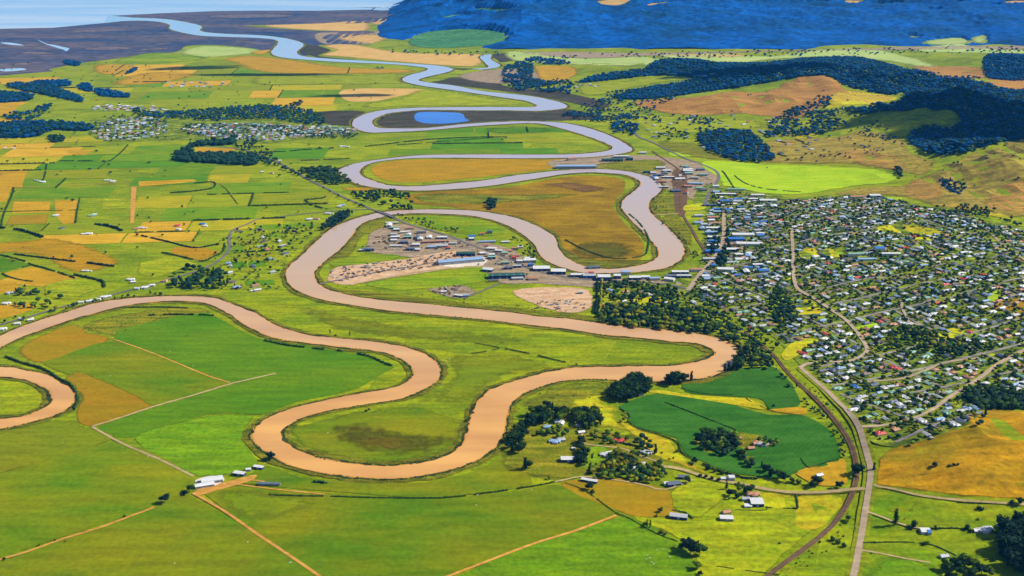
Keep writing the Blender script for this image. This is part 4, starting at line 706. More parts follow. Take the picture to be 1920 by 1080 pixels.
def gable(x0,x1,y0,y1,z,rise,ov=.45,hip=0,axis=0):
    """solid roof prism with overhang; ridge along x (axis 0) or y"""
    x0-=ov;x1+=ov;y0-=ov;y1+=ov; t=.18
    if axis==0:
        ym=(y0+y1)/2; V=[(x0,y0,z-t),(x1,y0,z-t),(x1,y1,z-t),(x0,y1,z-t),(x0,y0,z),(x1,y0,z),(x1,y1,z),(x0,y1,z),(x0+hip,ym,z+rise),(x1-hip,ym,z+rise)]
        Fq=[(0,3,2,1),(0,1,5,4),(1,2,6,5),(2,3,7,6),(3,0,4,7),(4,5,9,8),(6,7,8,9),(5,6,9),(7,4,8)]
    else:
        V,Fq=gable(y0+ov,y1-ov,x0+ov,x1-ov,z,rise,ov,hip,0); V=[(b,a,c) for a,b,c in V]; Fq=[tuple(reversed(f)) for f in Fq]
    return V,Fq
def box(x0,x1,y0,y1,z0,z1):
    V=[(x0,y0,z0),(x1,y0,z0),(x1,y1,z0),(x0,y1,z0),(x0,y0,z1),(x1,y0,z1),(x1,y1,z1),(x0,y1,z1)]
    return V,[(0,3,2,1),(0,1,5,4),(1,2,6,5),(2,3,7,6),(3,0,4,7),(4,5,6,7)]
def merge(parts):
    V=[];Fc=[]
    for v,f in parts: o=len(V); V+=list(v); Fc+=[tuple(i+o for i in q) for q in f]
    return V,Fc
def endwalls(x0,x1,y0,y1,z,rise,axis=0):
    """gable-end triangles closing the wall under the roof"""
    if axis==0: ym=(y0+y1)/2; return [(x0,y0,z),(x0,y1,z),(x0,ym,z+rise*.93),(x1,y0,z),(x1,y1,z),(x1,ym,z+rise*.93)],[(0,1,2),(3,5,4)]
    xm=(x0+x1)/2; return [(x0,y0,z),(x1,y0,z),(xm,y0,z+rise*.93),(x0,y1,z),(x1,y1,z),(xm,y1,z+rise*.93)],[(0,2,1),(3,4,5)]
HT_={}  # house templates: walls, roof
def htemplate(k):
    W,D,H=[(16,9,2.9),(14,10,3.0),(18,8.5,2.9),(13,9,2.9),(20,9,3.1),(12,8,2.8)][k]
    w=[box(-W/2,W/2,-D/2,D/2,-1.5,H)]; r=[gable(-W/2,W/2,-D/2,D/2,H,1.9 if k!=4 else 2.2,hip=(D/2 if k in(1,4) else 0))]
    if k==2: w.append(box(-W/2+1,-W/2+8,-D/2-5,-D/2,-1.5,H-.01)); r.append(gable(-W/2+1,-W/2+8,-D/2-5,-D/2+2,H+.03,1.6,axis=1))
    if k==3: w.append(box(W/2-7.5,W/2-.5,D/2,D/2+5,-1.5,H-.01)); r.append(gable(W/2-7.5,W/2-.5,D/2-2,D/2+5,H+.03,1.6,hip=2,axis=1))
    if k==4: w.append(box(-3,6,-D/2-4,-D/2,-1.5,H-.01)); r.append(gable(-3,6,-D/2-4,-D/2+2,H+.03,1.7,hip=2,axis=1))
    if k==0: w.append(box(W/2+3,W/2+9,-3,3,-1.5,2.3)); r.append(gable(W/2+3,W/2+9,-3,3,2.3,1.2,ov=.3))
    return merge(w),merge(r)
HTS=[htemplate(k) for k in range(6)]
HLOOK=['long garage house','square hip-roofed house','L-shaped house','winged bungalow','large hip-roofed house','small cottage']
HM={}
def hmesh(k,part,matname):
    key=(k,part,matname)
    if key not in HM:
        V,Fc=HTS[k][0 if part=='wall' else 1]; m=rawmesh(part,V,Fc); m.materials.append(WM_[matname] if part=='wall' else RM_[matname]); HM[key]=m
    return HM[key]
chim=rawmesh('chimney',*box(-.45,.45,-.45,.45,0,2)); chim.materials.append(CHIM)
def window_mesh(w,h):   # frame + pane built as one recessed unit facing -y
    V,Fc=merge([box(-w/2,w/2,-.06,.04,0,h)]); m=rawmesh('window',V,Fc); m.materials.append(GLASS); return m
def frame_mesh(w,h):
    V,Fc=merge([box(-w/2-.1,w/2+.1,-.1,.05,-.12,-.001),box(-w/2-.1,w/2+.1,-.1,.05,h+.001,h+.12),box(-.04,.04,-.09,-.061,0,h)]); m=rawmesh('frame',V,Fc); m.materials.append(FRAME); return m
WIN=window_mesh(1.8,1.2); WFR=frame_mesh(1.8,1.2); DRM=rawmesh('door',*box(-.5,.5,-.08,.05,0,2.05)); DRM.materials.append(DOOR)
def house(x,y,rz,k,roof,wall,near=False):
    z=float(hgt(x,y))+.35; e=bpy.data.objects.new('house',None); COL.objects.link(e); e.location=(x,y,z); e.rotation_euler=(0,0,rz)
    wl=link('wall',hmesh(k,'wall',wall),parent=e); r=link('roof',hmesh(k,'roof',roof),parent=e)
    if near or random.random()<.3:
        c=link('chimney',chim,parent=r); c.location=(2.5,1.2,3.4)
    if near:
        W,D=[(16,9),(14,10),(18,8.5),(13,9),(20,9),(12,8)][k]
        for sx in ((-.3,.05,.35) if k not in(2,4) else (.2,.4)):
            wn=link('window',WIN,parent=e); wn.location=(W*sx,-D/2-.02,1.0); fr=link('frame',WFR,parent=wn)
        wn=link('window',WIN,parent=e); wn.location=(W/2+.02,0,1.0) if k else (-W/2-.02,0,1.0); wn.rotation_euler=(0,0,math.pi/2 if k else -math.pi/2); link('frame',WFR,parent=wn)
        dr=link('door',DRM,parent=e); dr.location=(W*.46-.6 if k not in(2,) else W*.3,-D/2-.02,0)
    a=f'{roof}-roofed '+HLOOK[k]
    want(e,a,x,y,'house','houses of the riverside town'); return e
def shed(px,py,L,D,H,ang,roof,wall,look,name='farm_shed',rise=None,cat='shed',n=1,skyl=False,x=None,y=None,group=None,vault=False):
    """long building: wall, roof, doors; n = number of parallel gables"""
    if x is None: x,y,_=PW([(px,py)])[0]
    rise=rise or D*.13; e=bpy.data.objects.new(name,None); COL.objects.link(e); e.location=(x,y,float(hgt(x,y))+.35); e.rotation_euler=(0,0,ang)
    w=[];r=[]
    for i in range(n):
        y0=-D/2+i*D/n; y1=y0+D/n; w.append(box(-L/2,L/2,y0+(.01 if i else 0),y1,-2,H)); w.append(endwalls(-L/2,L/2,y0,y1,H,rise/n**.5))
        if vault:
            m=9; V=[];Fc=[]
            for j in range(m+1):
                a=math.pi*j/m; yy=(y0+y1)/2-math.cos(a)*(y1-y0)/2*1.05; zz=H-.2+math.sin(a)*rise*1.6
                V+=[(-L/2-.3,yy,zz),(L/2+.3,yy,zz)]
                if j: Fc.append((2*j-2,2*j-1,2*j+1,2*j))
            Fc.append(tuple(range(0,2*m+2,2))[::-1]); Fc.append(tuple(range(1,2*m+2,2))); r.append((V,Fc))
        else: r.append(gable(-L/2,L/2,y0+(.5 if i else 0),y1-(.5 if i<n-1 else 0),H,rise/n**.5))
    link('wall',rawmesh('wall',*merge(w)),[WM_[wall]],e); rf=link('roof',rawmesh('roof',*merge(r)),[RM_[roof]],e)
    nd=max(1,min(5,int(L/14)))
    for i in range(nd):
        dx=-L/2+(i+.5)*L/nd; V,Fc=box(dx-2,dx+2,-D/2-.09,-D/2+.02,0,min(H-.5,3.8)); link('roller_door',rawmesh('roller_door',V,Fc),[WM_['metal'] if wall!='metal' else WM_['grey']],e)
    if skyl:
        for i in range(max(2,int(L/18))):
            dx=-L/2+(i+.5)*L/max(2,int(L/18)); hx=rise/n**.5; yq=D/n/4; V,Fc=box(-1,1,-1.6,1.6,0,.12); q=link('skylight',rawmesh('skylight',V,Fc),[RM_['pale blue']],rf); q.location=(dx,-D/2+yq,H+hx*.5+.05); q.rotation_euler=(math.atan2(hx,D/n/2),0,0)
    want(e,look,x,y,cat,group); return e
def H1(px,py,k,roof,wall='weatherboard',a=.2,near=True):
    x,y,_=PW([(px,py)])[0]; return house(x,y,a,k,roof,wall,near)
OCC=[]  # occupied circles
def occ(px,py,r): x,y,_=PW([(px,py)])[0]; OCC.append((x,y,r))
# foreground farms
W='weatherboard'
shed(384,912,30,11,4,.35,'white','metal','long white-roofed milking shed','milking_shed',skyl=False)
shed(398,903,34,15,4.5,.3,'white','metal','wide white-domed milking shed','milking_shed',vault=True)
sheet('concrete_yard','368,900 392,893 416,894 420,902 400,912 380,912 368,906',G['white'],level=11.2); sheet('dirt_yard','362,926 380,914 420,905 470,892 482,892 470,902 436,912 400,922 372,930',G['track'],level=11.0)
shed(449,890,19,9,4,-.25,'white','navywall','white-roofed shed with a dark blue front'); shed(466,882,8,6,3,.2,'white',W,'small white farm shed'); shed(485,878,17,7,3.5,-.3,'white','navywall','narrow white-roofed farm shed')
shed(505,909,36,6,3,-.06,'slate grey','grey','long slate-roofed low shed')
shed(1065,864,24,13,5,0,'white','navywall','bright white-roofed shed','farm_shed')
H1(1040,829,4,'pale blue',a=-.15); H1(1052,826,1,'pale grey',a=.1); H1(1160,827,4,'red',a=-.05); H1(1136,854,4,'white',a=-.15); H1(1141,851,5,'white',a=.4); H1(1212,849,4,'white',a=-.35); H1(1046,792,3,'white',a=.3); H1(1026,802,1,'pale blue',a=0); H1(1053,795,5,'white',a=1.2)
H1(1203,872,1,'pale grey',a=.2); H1(1194,880,2,'white',a=-.2); H1(1085,798,5,'slate grey'); H1(1090,812,5,'white',a=.3)
shed(1075,842,6,5,2.6,.2,'white',W,'tiny white garden shed'); shed(1105,903,27,7,3.5,-.35,'white','navywall','long low white-roofed shed'); shed(1202,741,9,6,3,.1,'white',W,'small white hut at the crop edge','hut',cat='hut')
shed(1272,971,27,11,4.5,-.22,'pale grey','navywall','grey-roofed barn with dark front','barn',cat='barn'); shed(1362,974,20,11,4,-.1,'white','grey','white-roofed barn','barn',cat='barn'); H1(1362,962,5,'terracotta',a=.3)
shed(1418,945,20,20,5.5,0,'white','navywall','square white-roofed barn','barn',cat='barn'); shed(1402,950,11,9,3,0,'white',W,'small white lean-to shed'); H1(1412,928,4,'terracotta','cream',a=.05); H1(1398,937,5,'pale grey',a=0)
shed(1263,909,22,11,3.5,.25,'slate grey','navywall','slate-roofed low barn','barn',cat='barn'); shed(1282,896,18,8,3,-.05,'slate grey','navywall','dark slate-roofed shed'); shed(1249,908,8,7,3,.2,'white',W,'small white shed'); shed(1371,899,10,10,5,0,'white',W,'round-topped white shed',vault=True); shed(1357,899,10,7,3,0,'white',W,'narrow white shed')
H1(1418,833,3,'terracotta','cream',a=.3); H1(1430,834,4,'pale grey',a=-.1); H1(1408,842,5,'terracotta','brick',a=.2); H1(1384,823,5,'terracotta','cream',a=0)
shed(1734,998,14,12,4,0,'white',W,'white house block with a blue strip','farmhouse',cat='farmhouse'); shed(1741,1000,5,11,4.2,0,'blue',W,'narrow blue-roofed annexe','annexe',cat='annexe'); H1(1843,996,4,'white',a=0); H1(1852,993,1,'white',a=.1); H1(1833,997,5,'white',a=0); H1(1893,994,5,'pale grey',a=.2); H1(1877,987,5,'pale grey')
H1(1536,893,5,'white',a=.4); H1(1770,1045,5,'pale grey')
for px,py,k,r in [(196,558,4,'white'),(203,557,1,'white'),(184,562,5,'white'),(167,566,5,'white'),(152,568,5,'white'),(141,571,5,'terracotta'),(174,564,5,'white'),(58,601,3,'white'),(40,599,5,'white'),(32,608,1,'white'),(4,618,4,'white'),(12,570,4,'white'),(52,552,5,'terracotta'),(20,550,2,'pale grey'),(245,525,4,'white'),(250,530,5,'white'),(272,540,4,'white'),(285,536,1,'white'),(257,542,5,'white'),(160,509,0,'white'),(308,528,3,'terracotta'),(158,440,0,'white'),(167,439,4,'white'),(265,428,0,'white'),(255,430,3,'terracotta'),(333,424,4,'red'),(335,431,1,'white'),(380,421,4,'blue'),(385,425,1,'white'),(105,405,4,'white'),(172,405,4,'pale green'),(178,403,5,'white'),(80,342,4,'white'),(68,339,0,'pale grey'),(200,339,0,'white'),(212,341,4,'white'),(642,386,4,'pale blue'),(636,388,1,'white'),(580,412,4,'white'),(594,411,1,'terracotta'),(615,401,0,'white'),(492,323,5,'white'),(510,325,5,'terracotta'),(580,412,1,'white'),(525,302,5,'white'),(640,275,0,'white'),(652,276,1,'white'),(10,278,5,'white'),(25,279,5,'white'),(1372,282,5,'white'),(1275,330,5,'white')]:
    H1(px,py,k,r,a=random.uniform(-.4,.5),near=py>500); OCC.append((*PW([(px,py)])[0][:2],16))
# works by the river : (px,py,length,depth,height,angle,roof,wall,look)
IND=[(863,492,124,24,8,.3,'pale blue','metal','very long pale blue warehouse',1),(873,479,52,18,8,.0,'dark green','navywall','dark green-roofed warehouse',2),(690,470,34,14,6,.05,'slate grey','navywall','dark slate warehouse',1),(678,471,12,9,5,.1,'white','navywall','small white works shed',1),
 (770,469,26,13,6,-.1,'slate grey','navywall','slate-roofed works shed',1),(783,470,14,12,5,-.2,'white','brick','short white works shed',1),(742,463,34,8,5,.05,'white','cream','long white works shed',1),(760,437,30,9,5,.3,'white','cream','arched white yard building',1),(739,429,24,11,5,0,'pale green','greenwall','green-roofed yard shed',1),
 (735,419,38,8,4,.1,'white','cream','long pale yard building',1),(815,455,80,8,5,.15,'terracotta','brick','long brown open shed',1),(828,463,36,18,6,.1,'pale grey','metal','grey saw-roofed works',2),(840,467,12,9,5,0,'red','navywall','red-roofed works shed',1),(850,458,20,12,5,0,'pale grey','cream','grey works shed',1),
 (905,440,12,10,5,0,'red',W,'small red-roofed riverside house',1),(918,437,16,12,7,0,'slate grey','grey','tall dark-roofed riverside house',1),(913,455,50,9,5,.12,'pale blue','cream','long pale green and blue works building',1),(948,455,24,9,4,.05,'white','cream','white riverside office',1),(913,462,9,7,4,0,'red',W,'tiny red-roofed shed',1),
 (922,468,26,12,5,-.1,'white','cream','white yard building',1),(935,472,20,12,5,-.2,'white','grey','white and grey yard building',1),(955,472,16,12,5,.2,'terracotta','cream','tan-roofed yard building',1),(975,465,14,12,5,.3,'white','cream','white shed among riverside trees',1),(964,485,12,10,5,0,'red','brick','red-roofed small works',1),(975,492,18,12,6,0,'white','cream','white gabled store',1),
 (993,491,34,18,7,.15,'white','metal','white riverside warehouse',2),(995,499,16,10,6,0,'blue','bluewall','bright blue-roofed store',1),(1015,506,44,26,7,.05,'white','navywall','broad white riverside warehouse',2),(1047,512,38,26,8,-.05,'white','navywall','white warehouse with a tall navy front',1),(1083,518,36,16,6,0,'white','navywall','white warehouse with a navy front',1),
 (1105,520,34,18,7,0,'pale grey','bluewall','pale warehouse with a blue front',1),(1108,515,14,10,7,0,'red','bluewall','red-roofed riverside store',1),(1132,524,32,24,10,0,'white','bluewall','white-topped bright blue warehouse',1),(1157,521,18,18,8,0,'white','navywall','white gabled riverside store',1),(1173,514,24,16,8,0,'pale blue',W,'pale blue riverside store',1),
 (1190,523,30,18,6,.05,'white','navywall','low white riverside store',1),(1210,522,22,14,6,0,'white',W,'white flat-fronted store',1),(950,520,92,22,8,.08,'dark green','navywall','very long dark green warehouse',2),(925,528,26,8,5,.2,'slate grey','yellowwall','yellow-fronted works shed',1),(970,524,30,12,5,.1,'pale grey','grey','grey shed before the long green warehouse',1),
 (915,508,26,18,6,-.3,'white','navywall','white-roofed shed west of the green warehouse',1),(953,504,22,12,5,0,'slate grey','navywall','slate store by the yard road',1),(1000,524,26,16,5,0,'terracotta','cream','tan store by the yard road',1),(1088,550,13,8,4,0,'pale grey','metal','small grey shed on the sandy yard',1),(860,556,22,9,4,-.4,'white','navywall','white shed in the grey yard',1),(872,556,18,8,4,.1,'pale blue','grey','pale blue shed in the grey yard',1),(832,548,14,8,3,.2,'white','grey','small white shed in the grey yard',1),
 (1080,315,150,24,9,.03,'pale blue','metal','very long white mill building',1),(1148,302,80,20,8,0,'dark green','greenwall','long dark green mill',1),(1165,296,60,16,8,0,'white','metal','long white mill roof',1),(1180,300,26,20,8,0,'dark green','navywall','short dark green mill',1),(1072,300,34,20,8,.3,'terracotta','cream','peaked tan mill heap shed',1),(1205,288,30,14,6,0,'white',W,'white store by the north bend',1),
 (1250,322,30,16,6,0,'white','navywall','white yard store by the tracks',1),(1235,330,40,14,6,0,'slate grey','navywall','slate yard store by the tracks',1),(1252,334,44,12,6,0,'white','navywall','long white yard store',1),(1290,323,36,20,7,-.2,'white','metal','white store east of the tracks',1),(1302,335,26,14,6,0,'pale grey','grey','grey store east of the tracks',1),(1304,346,48,16,6,-.1,'pale blue','metal','pale blue store east of the tracks',1),(1287,363,12,10,7,1.2,'red',W,'red-roofed station house',1),(1240,342,34,14,5,0,'terracotta','brick','brown yard store',1),(1245,352,30,10,5,0,'white','navywall','low white yard store',1),(1212,324,24,12,6,0,'dark green','navywall','dark green wharf shed',1),
 (1342,351,22,14,6,0,'white',W,'white store at the lime field corner',1),(1360,366,70,14,6,-.05,'white','greenwall','long pale school block',1),(1380,357,60,12,6,0,'pale green',W,'pale green school block',1),(1330,386,44,14,5,0,'slate grey','navywall','slate roadside block',1),(1440,378,56,18,6,0,'white',W,'broad white block at the town edge',2),(1420,368,44,14,6,0,'white','cream','white hall at the town edge',1),(1610,371,60,16,6,.1,'terracotta',W,'tan school block on the hill',1),(1640,370,36,20,8,0,'white',W,'white school hall on the hill',2),
 (1336,430,40,16,6,0,'white','navywall','white main street shop',1),(1334,438,38,14,6,0,'pale blue','bluewall','pale blue main street shop',1),(1338,447,36,16,6,0,'white','navywall','long white main street shop',1),(1338,455,34,14,7,0,'blue','bluewall','blue-roofed main street shop',1),(1337,463,36,14,6,0,'white','navywall','low white main street shop',1),(1336,474,42,18,7,0,'blue','bluewall','bright blue supermarket',1),(1330,488,36,14,6,0,'pale grey','grey','grey supermarket annexe',1),
 (1393,443,64,20,7,0,'white',W,'long white market hall',2),(1380,451,46,20,7,0,'blue','bluewall','blue-roofed market store',2),(1405,460,74,20,7,-.05,'white',W,'very long white supermarket',2),(1373,470,34,18,6,0,'white','navywall','white corner supermarket',1),(1336,410,34,16,6,0,'terracotta','brick','tan main street block',1),(1340,420,38,12,5,0,'terracotta','cream','low tan main street block',1),(1275,512,44,14,5,0,'white','navywall','white block by the bend',1),(1282,520,38,14,6,0,'pale grey','navywall','grey block by the bend',1),(1305,508,30,14,6,0,'terracotta',W,'tan hall by the bend',1),(1360,508,42,18,7,-.1,'white',W,'white hall with a long roof',1),(1255,526,26,16,6,-.4,'white','cream','white angled block by the bend',1),
 (1648,470,26,22,9,0,'blue',W,'bright blue school gym',1),(1610,478,60,14,5,.1,'pale green',W,'pale green school wing',1),(1670,478,50,12,5,0,'white',W,'white school wing',1),(1625,488,50,12,5,.05,'pale blue',W,'pale blue school wing',1),
 (1690,690,0,0,0,0,'red',W,'',1)]
for t in IND:
    px,py,L,D,H,a,r,wl,look,n=t
    if not L: continue
    shed(px,py,L,D,H,a,r,wl,look,'warehouse' if L>30 else 'works_shed',n=n,cat='warehouse' if L>30 else 'works shed',skyl=L>70); occ(px,py,max(12,L*.5))
BZ=[('1308,395 1425,395 1432,520 1300,532 1318,480',38,28,.75),('870,438 960,462 1005,500 960,502 880,470',32,24,.7),('1228,312 1335,322 1340,372 1300,368 1240,350',46,30,.5),('1340,350 1480,376 1480,392 1335,385',50,34,.5),('735,415 860,445 870,465 740,458',36,26,.6),('1000,497 1240,512 1290,530 1180,530 1020,520',46,26,.4)]
for s,du,dv,pr in BZ:
    Pz=PW(cr(S(s),2,True))[:,:2]; gx,gy=np.meshgrid(np.arange(Pz[:,0].min(),Pz[:,0].max(),du),np.arange(Pz[:,1].min(),Pz[:,1].max(),dv)); gx=gx.ravel()+RNG.uniform(-.2,.2,gx.size)*du; gy=gy.ravel()+RNG.uniform(-.2,.2,gy.size)*dv
    k=inpoly(gx,gy,Pz)&(RNG.random(len(gx))<pr); gx=gx[k];gy=gy[k]; k=clear_of_roads(gx,gy,9)&dry(gx,gy); gx=gx[k];gy=gy[k]
    for a,b_ in zip(gx,gy):
        if any(math.hypot(a-ox,b_-oy)<r+9 for ox,oy,r in OCC): continue
        L=random.uniform(.45,.8)*du; D=random.uniform(.4,.65)*dv; rf=random.choice(['white','white','pale grey','pale blue','terracotta','slate grey','pale green','white','blue'])
        shed(0,0,L,D,random.uniform(4,6.5),random.choice([0,.08,.1,1.57]),rf,random.choice(['cream','grey','navywall','metal']),f'{rf}-roofed business shed','works_shed',cat='works shed',x=float(a),y=float(b_),group='business sheds of the town'); OCC.append((a,b_,L*.55))
for px,py,k,r in [(1675,690,4,'red'),(1684,694,1,'red'),(1604,727,4,'blue'),(1570,730,4,'pale green'),(1735,702,3,'pale green'),(1698,686,4,'white'),(1818,624,1,'red'),(1838,752,1,'red'),(1408,617,1,'red'),(1445,610,3,'terracotta'),(1652,691,1,'terracotta'),(1754,695,1,'terracotta'),(1597,585,4,'white'),(1745,601,4,'white'),(1690,606,4,'white'),(1682,598,4,'dark green'),(1595,658,4,'pale blue'),(1575,622,4,'white'),(1590,628,4,'white'),(1612,752,4,'white'),(1600,770,4,'white'),(1790,797,4,'white'),(1730,791,4,'white'),(1762,788,4,'pale blue'),(1675,755,4,'slate grey'),(1690,765,4,'slate grey'),(1340,534,1,'red'),(1840,610,4,'pale grey'),(1860,586,4,'white'),(1173,548,4,'terracotta'),(1500,585,1,'white'),(1170,566,5,'white')]:
    H1(px,py,k,r,a=random.choice([.42,.42-1.57])+random.uniform(-.1,.1)); occ(px,py,16)
# the town : plots on a slanted grid
def plots(poly,ang,du,dv,prob,far=False):
    P=PW(cr(S(poly),2,True))[:,:2]; c,s=math.cos(ang),math.sin(ang); R=np.array([[c,s],[-s,c]]); Q=P@R.T; u0,v0=Q.min(0);u1,v1=Q.max(0)
    g0,g1=np.meshgrid(np.arange(u0,u1,du),np.arange(v0,v1,dv)); n=g0.size
    W=np.stack([g0.ravel()+RNG.uniform(-.2,.2,n)*du,g1.ravel()+RNG.uniform(-.22,.22,n)*dv],1)@R
    k=inpoly(W[:,0],W[:,1],P)&(RNG.random(n)<prob); W=W[k]; k=clear_of_roads(W[:,0],W[:,1],9)&dry(W[:,0],W[:,1])
    for q in PARKW: k&=~inpoly(W[:,0],W[:,1],q[:,:2])
    for s_ in ('1655,648 1700,612 1780,635 1840,642 1850,660 1780,668 1700,655','1440,555 1470,545 1490,600 1455,615','1800,745 1840,728 1920,738 1960,765 1850,768','1330,495 1345,440 1362,420 1368,480 1350,500'):
        q=PW(cr(S(s_),2,True)); k&=~(inpoly(W[:,0],W[:,1],q[:,:2])&(RNG.random(len(W))<.85))
    for x,y,r in OCC: k&=np.hypot(W[:,0]-x,W[:,1]-y)>r
    return W[k]
A1=.42
TW=plots(TOWN1,A1,24.5,24,.88); TW2=plots('1130,540 1200,535 1330,560 1420,605 1450,640 1400,620 1330,590 1240,575 1130,575',A1,36,32,.45)
VL=plots('190,232 260,220 300,225 310,250 250,262 180,262',.3,30,27,.7); VL2=plots('355,236 480,232 560,236 640,238 668,244 655,252 560,258 480,265 360,252',.1,27,27,.9); VL3=plots('175,198 300,200 300,210 175,206',.1,30,25,.6)
LF=plots('420,440 470,425 560,430 575,455 540,495 530,530 490,545 440,540 400,505',.3,48,44,.42); SC=plots('1200,215 1480,215 1560,250 1480,300 1350,290 1200,250',.4,75,75,.35); SC2=plots('310,155 420,155 420,164 310,164',.1,45,40,.6); SC3=plots('1440,210 1580,205 1600,240 1500,262 1430,262',.2,70,60,.4)
SC4=plots('1040,160 1080,152 1130,156 1110,166',.2,50,50,.4); SC5=plots('100,420 260,425 260,440 110,435',.2,60,40,.2)
ALLH=np.concatenate([TW,TW2,VL,VL2,VL3,LF,SC,SC2,SC3,SC4,SC5]); print('houses',len(ALLH))
roofn=['white','pale grey','slate grey','pale green','terracotta','pale blue','brown','dark green','white','pale grey','red']; prb=[.17,.15,.15,.10,.12,.09,.08,.05,.05,.02,.02]
dist=np.hypot(ALLH[:,0],ALLH[:,1]); px_,py_=topx(ALLH[:,0],ALLH[:,1],hgt(ALLH[:,0],ALLH[:,1])); vis=(px_>-5)&(px_<1925)&(py_<1085)
order=np.argsort(np.where(vis,dist,1e9)); NB=170
rest=[]
for j,i in enumerate(order):
    x,y=ALLH[i]; rf=str(RNG.choice(roofn,p=prb)); k=int(RNG.integers(0,6)); wl=str(RNG.choice(['cream',W,'brick','grey'],p=[.35,.4,.12,.13])); rz=A1+RNG.choice([0,math.pi/2,math.pi,-math.pi/2])+RNG.normal()*.08
    if j<NB: house(float(x),float(y),float(rz),k,rf,wl,near=dist[i]<2150)
    else: rest.append((x,y,rz,k,rf,wl))
def stuff_houses(rest):
    rn=list(RM_); wn=list(WM_); mats=[RM_[q] for q in rn]+[WM_[q] for q in wn]; V=[];T=[];M=[];o=0
    tt=[]
    for k in range(6):
        r=[]
        for part in (0,1):
            v,f=HTS[k][part]; tr=[]
            for q in f:
                for a in range(1,len(q)-1): tr.append((q[0],q[a],q[a+1]))
            r.append((np.array(v,float),np.array(tr)))
        tt.append(r)
    for x,y,rz,k,rf,wl in rest:
        c,s=math.cos(rz),math.sin(rz); z=float(hgt(x,y))+.35
        for part,mi in ((0,len(rn)+wn.index(wl)),(1,rn.index(rf))):
            v,t=tt[k][part]; v=v*(1.15 if y>4200 else 1.06); V.append(np.stack([v[:,0]*c-v[:,1]*s+x,v[:,0]*s+v[:,1]*c+y,v[:,2]+z],1)); T.append(t+o); M.append(np.full(len(t),mi)); o+=len(v)
    me=trimesh('houses',np.concatenate(V),np.concatenate(T),np.concatenate(M)); ob=link('houses',me,mats); ob['kind']='stuff'; ob['label']='mass of small houses filling the rest of the town and far villages'
stuff_houses(rest)
# garden trees in town
def gardens(poly,gap,dn,h0,h1,fol):
    x,y=fill(poly,gap,dn); k=clear_of_roads(x,y,.5); x=x[k];y=y[k]
    hx=ALLH; 
    keep=np.ones(len(x),bool)
    for i in range(0,len(x),3000):
        d=np.hypot(x[i:i+3000,None]-hx[None,:,0],y[i:i+3000,None]-hx[None,:,1]); keep[i:i+3000]=d.min(1)>8.5
    for a,b,r in OCC: keep&=np.hypot(x-a,y-b)>r*.8
    for q in PARKW: keep&=~(inpoly(x,y,q[:,:2])&(RNG.random(len(x))<.93))
    x=x[keep];y=y[keep]; n=len(x)
    pool(x,y,h0,h1,['round','round','bush'],fol)
gardens(TOWN1,10.5,.63,5,11,['navy','navy','dark','mid','olive','dark']); gardens('1130,535 1200,530 1330,560 1420,605 1460,660 1400,640 1330,590 1240,575 1130,575',14,.6,6,13,D3)
gardens('420,440 470,425 560,430 575,455 540,495 530,530 490,545 440,540 400,505',22,.5,5,10,D3); gardens('1090,800 1250,815 1270,860 1240,880 1100,870',17,.35,4,9,['mid','dark','olive']); gardens('640,420 860,440 1000,490 1180,530 1100,535 800,490 640,470',20,.1,3,6,['mid','dark'])
# ------------------------------------------------------------------ trees: nearest individually, rest as one mass each
P=np.concatenate(AP);H=np.concatenate(AH);K=np.concatenate(AK);FL_=np.concatenate(AF)
K=np.where((K==3)&(H>8),0,K); H=np.where(K==3,H*.7,H)
for a,b,hh,k,f in HT: pass
d=np.hypot(P[:,0],P[:,1]); qx,qy=topx(P[:,0],P[:,1],P[:,2]); vis=(qx>-10)&(qx<1930)&(qy<1090)
size=np.where(vis,H/d*np.where(K==3,1.6,1),0); NT=280-min(200,len(HT)); print('hero trees',len(HT),'pool',len(P))
HT.sort(key=lambda t:math.hypot(t[0],t[1])/t[2])
for a,b,hh,k,f in HT[:205]: tree(float(a),float(b),float(hh),k,f,1.1)
EX=np.array([(t[0],t[1],0,t[2],KKI[t[3]],FKI[t[4]]) for t in HT[205:]])
if len(EX): P=np.concatenate([P,EX[:,:3]]);H=np.concatenate([H,EX[:,3]]);K=np.concatenate([K,EX[:,4].astype(int)]);FL_=np.concatenate([FL_,EX[:,5].astype(int)]); P[-len(EX):,2]=hgt(EX[:,0],EX[:,1])
d=np.hypot(P[:,0],P[:,1]); qx,qy=topx(P[:,0],P[:,1],P[:,2]); vis=(qx>-10)&(qx<1930)&(qy<1090); size=np.where(vis,H/d*np.where(K==3,1.6,1),0)
ordr=np.argsort(-size); ind=[]
KN=['round','conifer','poplar','bush']; FN=list(FOL); nt_=nb_=0
for i in ordr:
    if K[i]==3:
        if nb_>=60: continue
        nb_+=1
    else:
        if nt_>=60: continue
        nt_+=1
    ind.append(i)
    if nb_>=60 and nt_>=60: break
for i in ind:
    f=FN[FL_[i]]; f='navy' if f=='far' else f
    tree(float(P[i,0]),float(P[i,1]),float(H[i]),KN[K[i]],f,1.15 if K[i]==0 else 1)
m=np.ones(len(P),bool); m[ind]=False
isf=FL_==FKI['far']; W0=np.where(K==0,1.15,1.0)
WFa=np.where(K==0,1.25,1.0)*np.where(d>3800,1.35,1)
scatter('woodland',P[m&(d>4200)],H[m&(d>4200)],K[m&(d>4200)],FL_[m&(d>4200)],WFa[m&(d>4200)],'blue-green and painted haze-blue woods covering the distant hills and shelter belts')
scatter('town_trees',P[m&(d<=4200)],H[m&(d<=4200)],K[m&(d<=4200)],FL_[m&(d<=4200)],WFa[m&(d<=4200)],'mass of garden and riverside trees beyond the nearest ones')
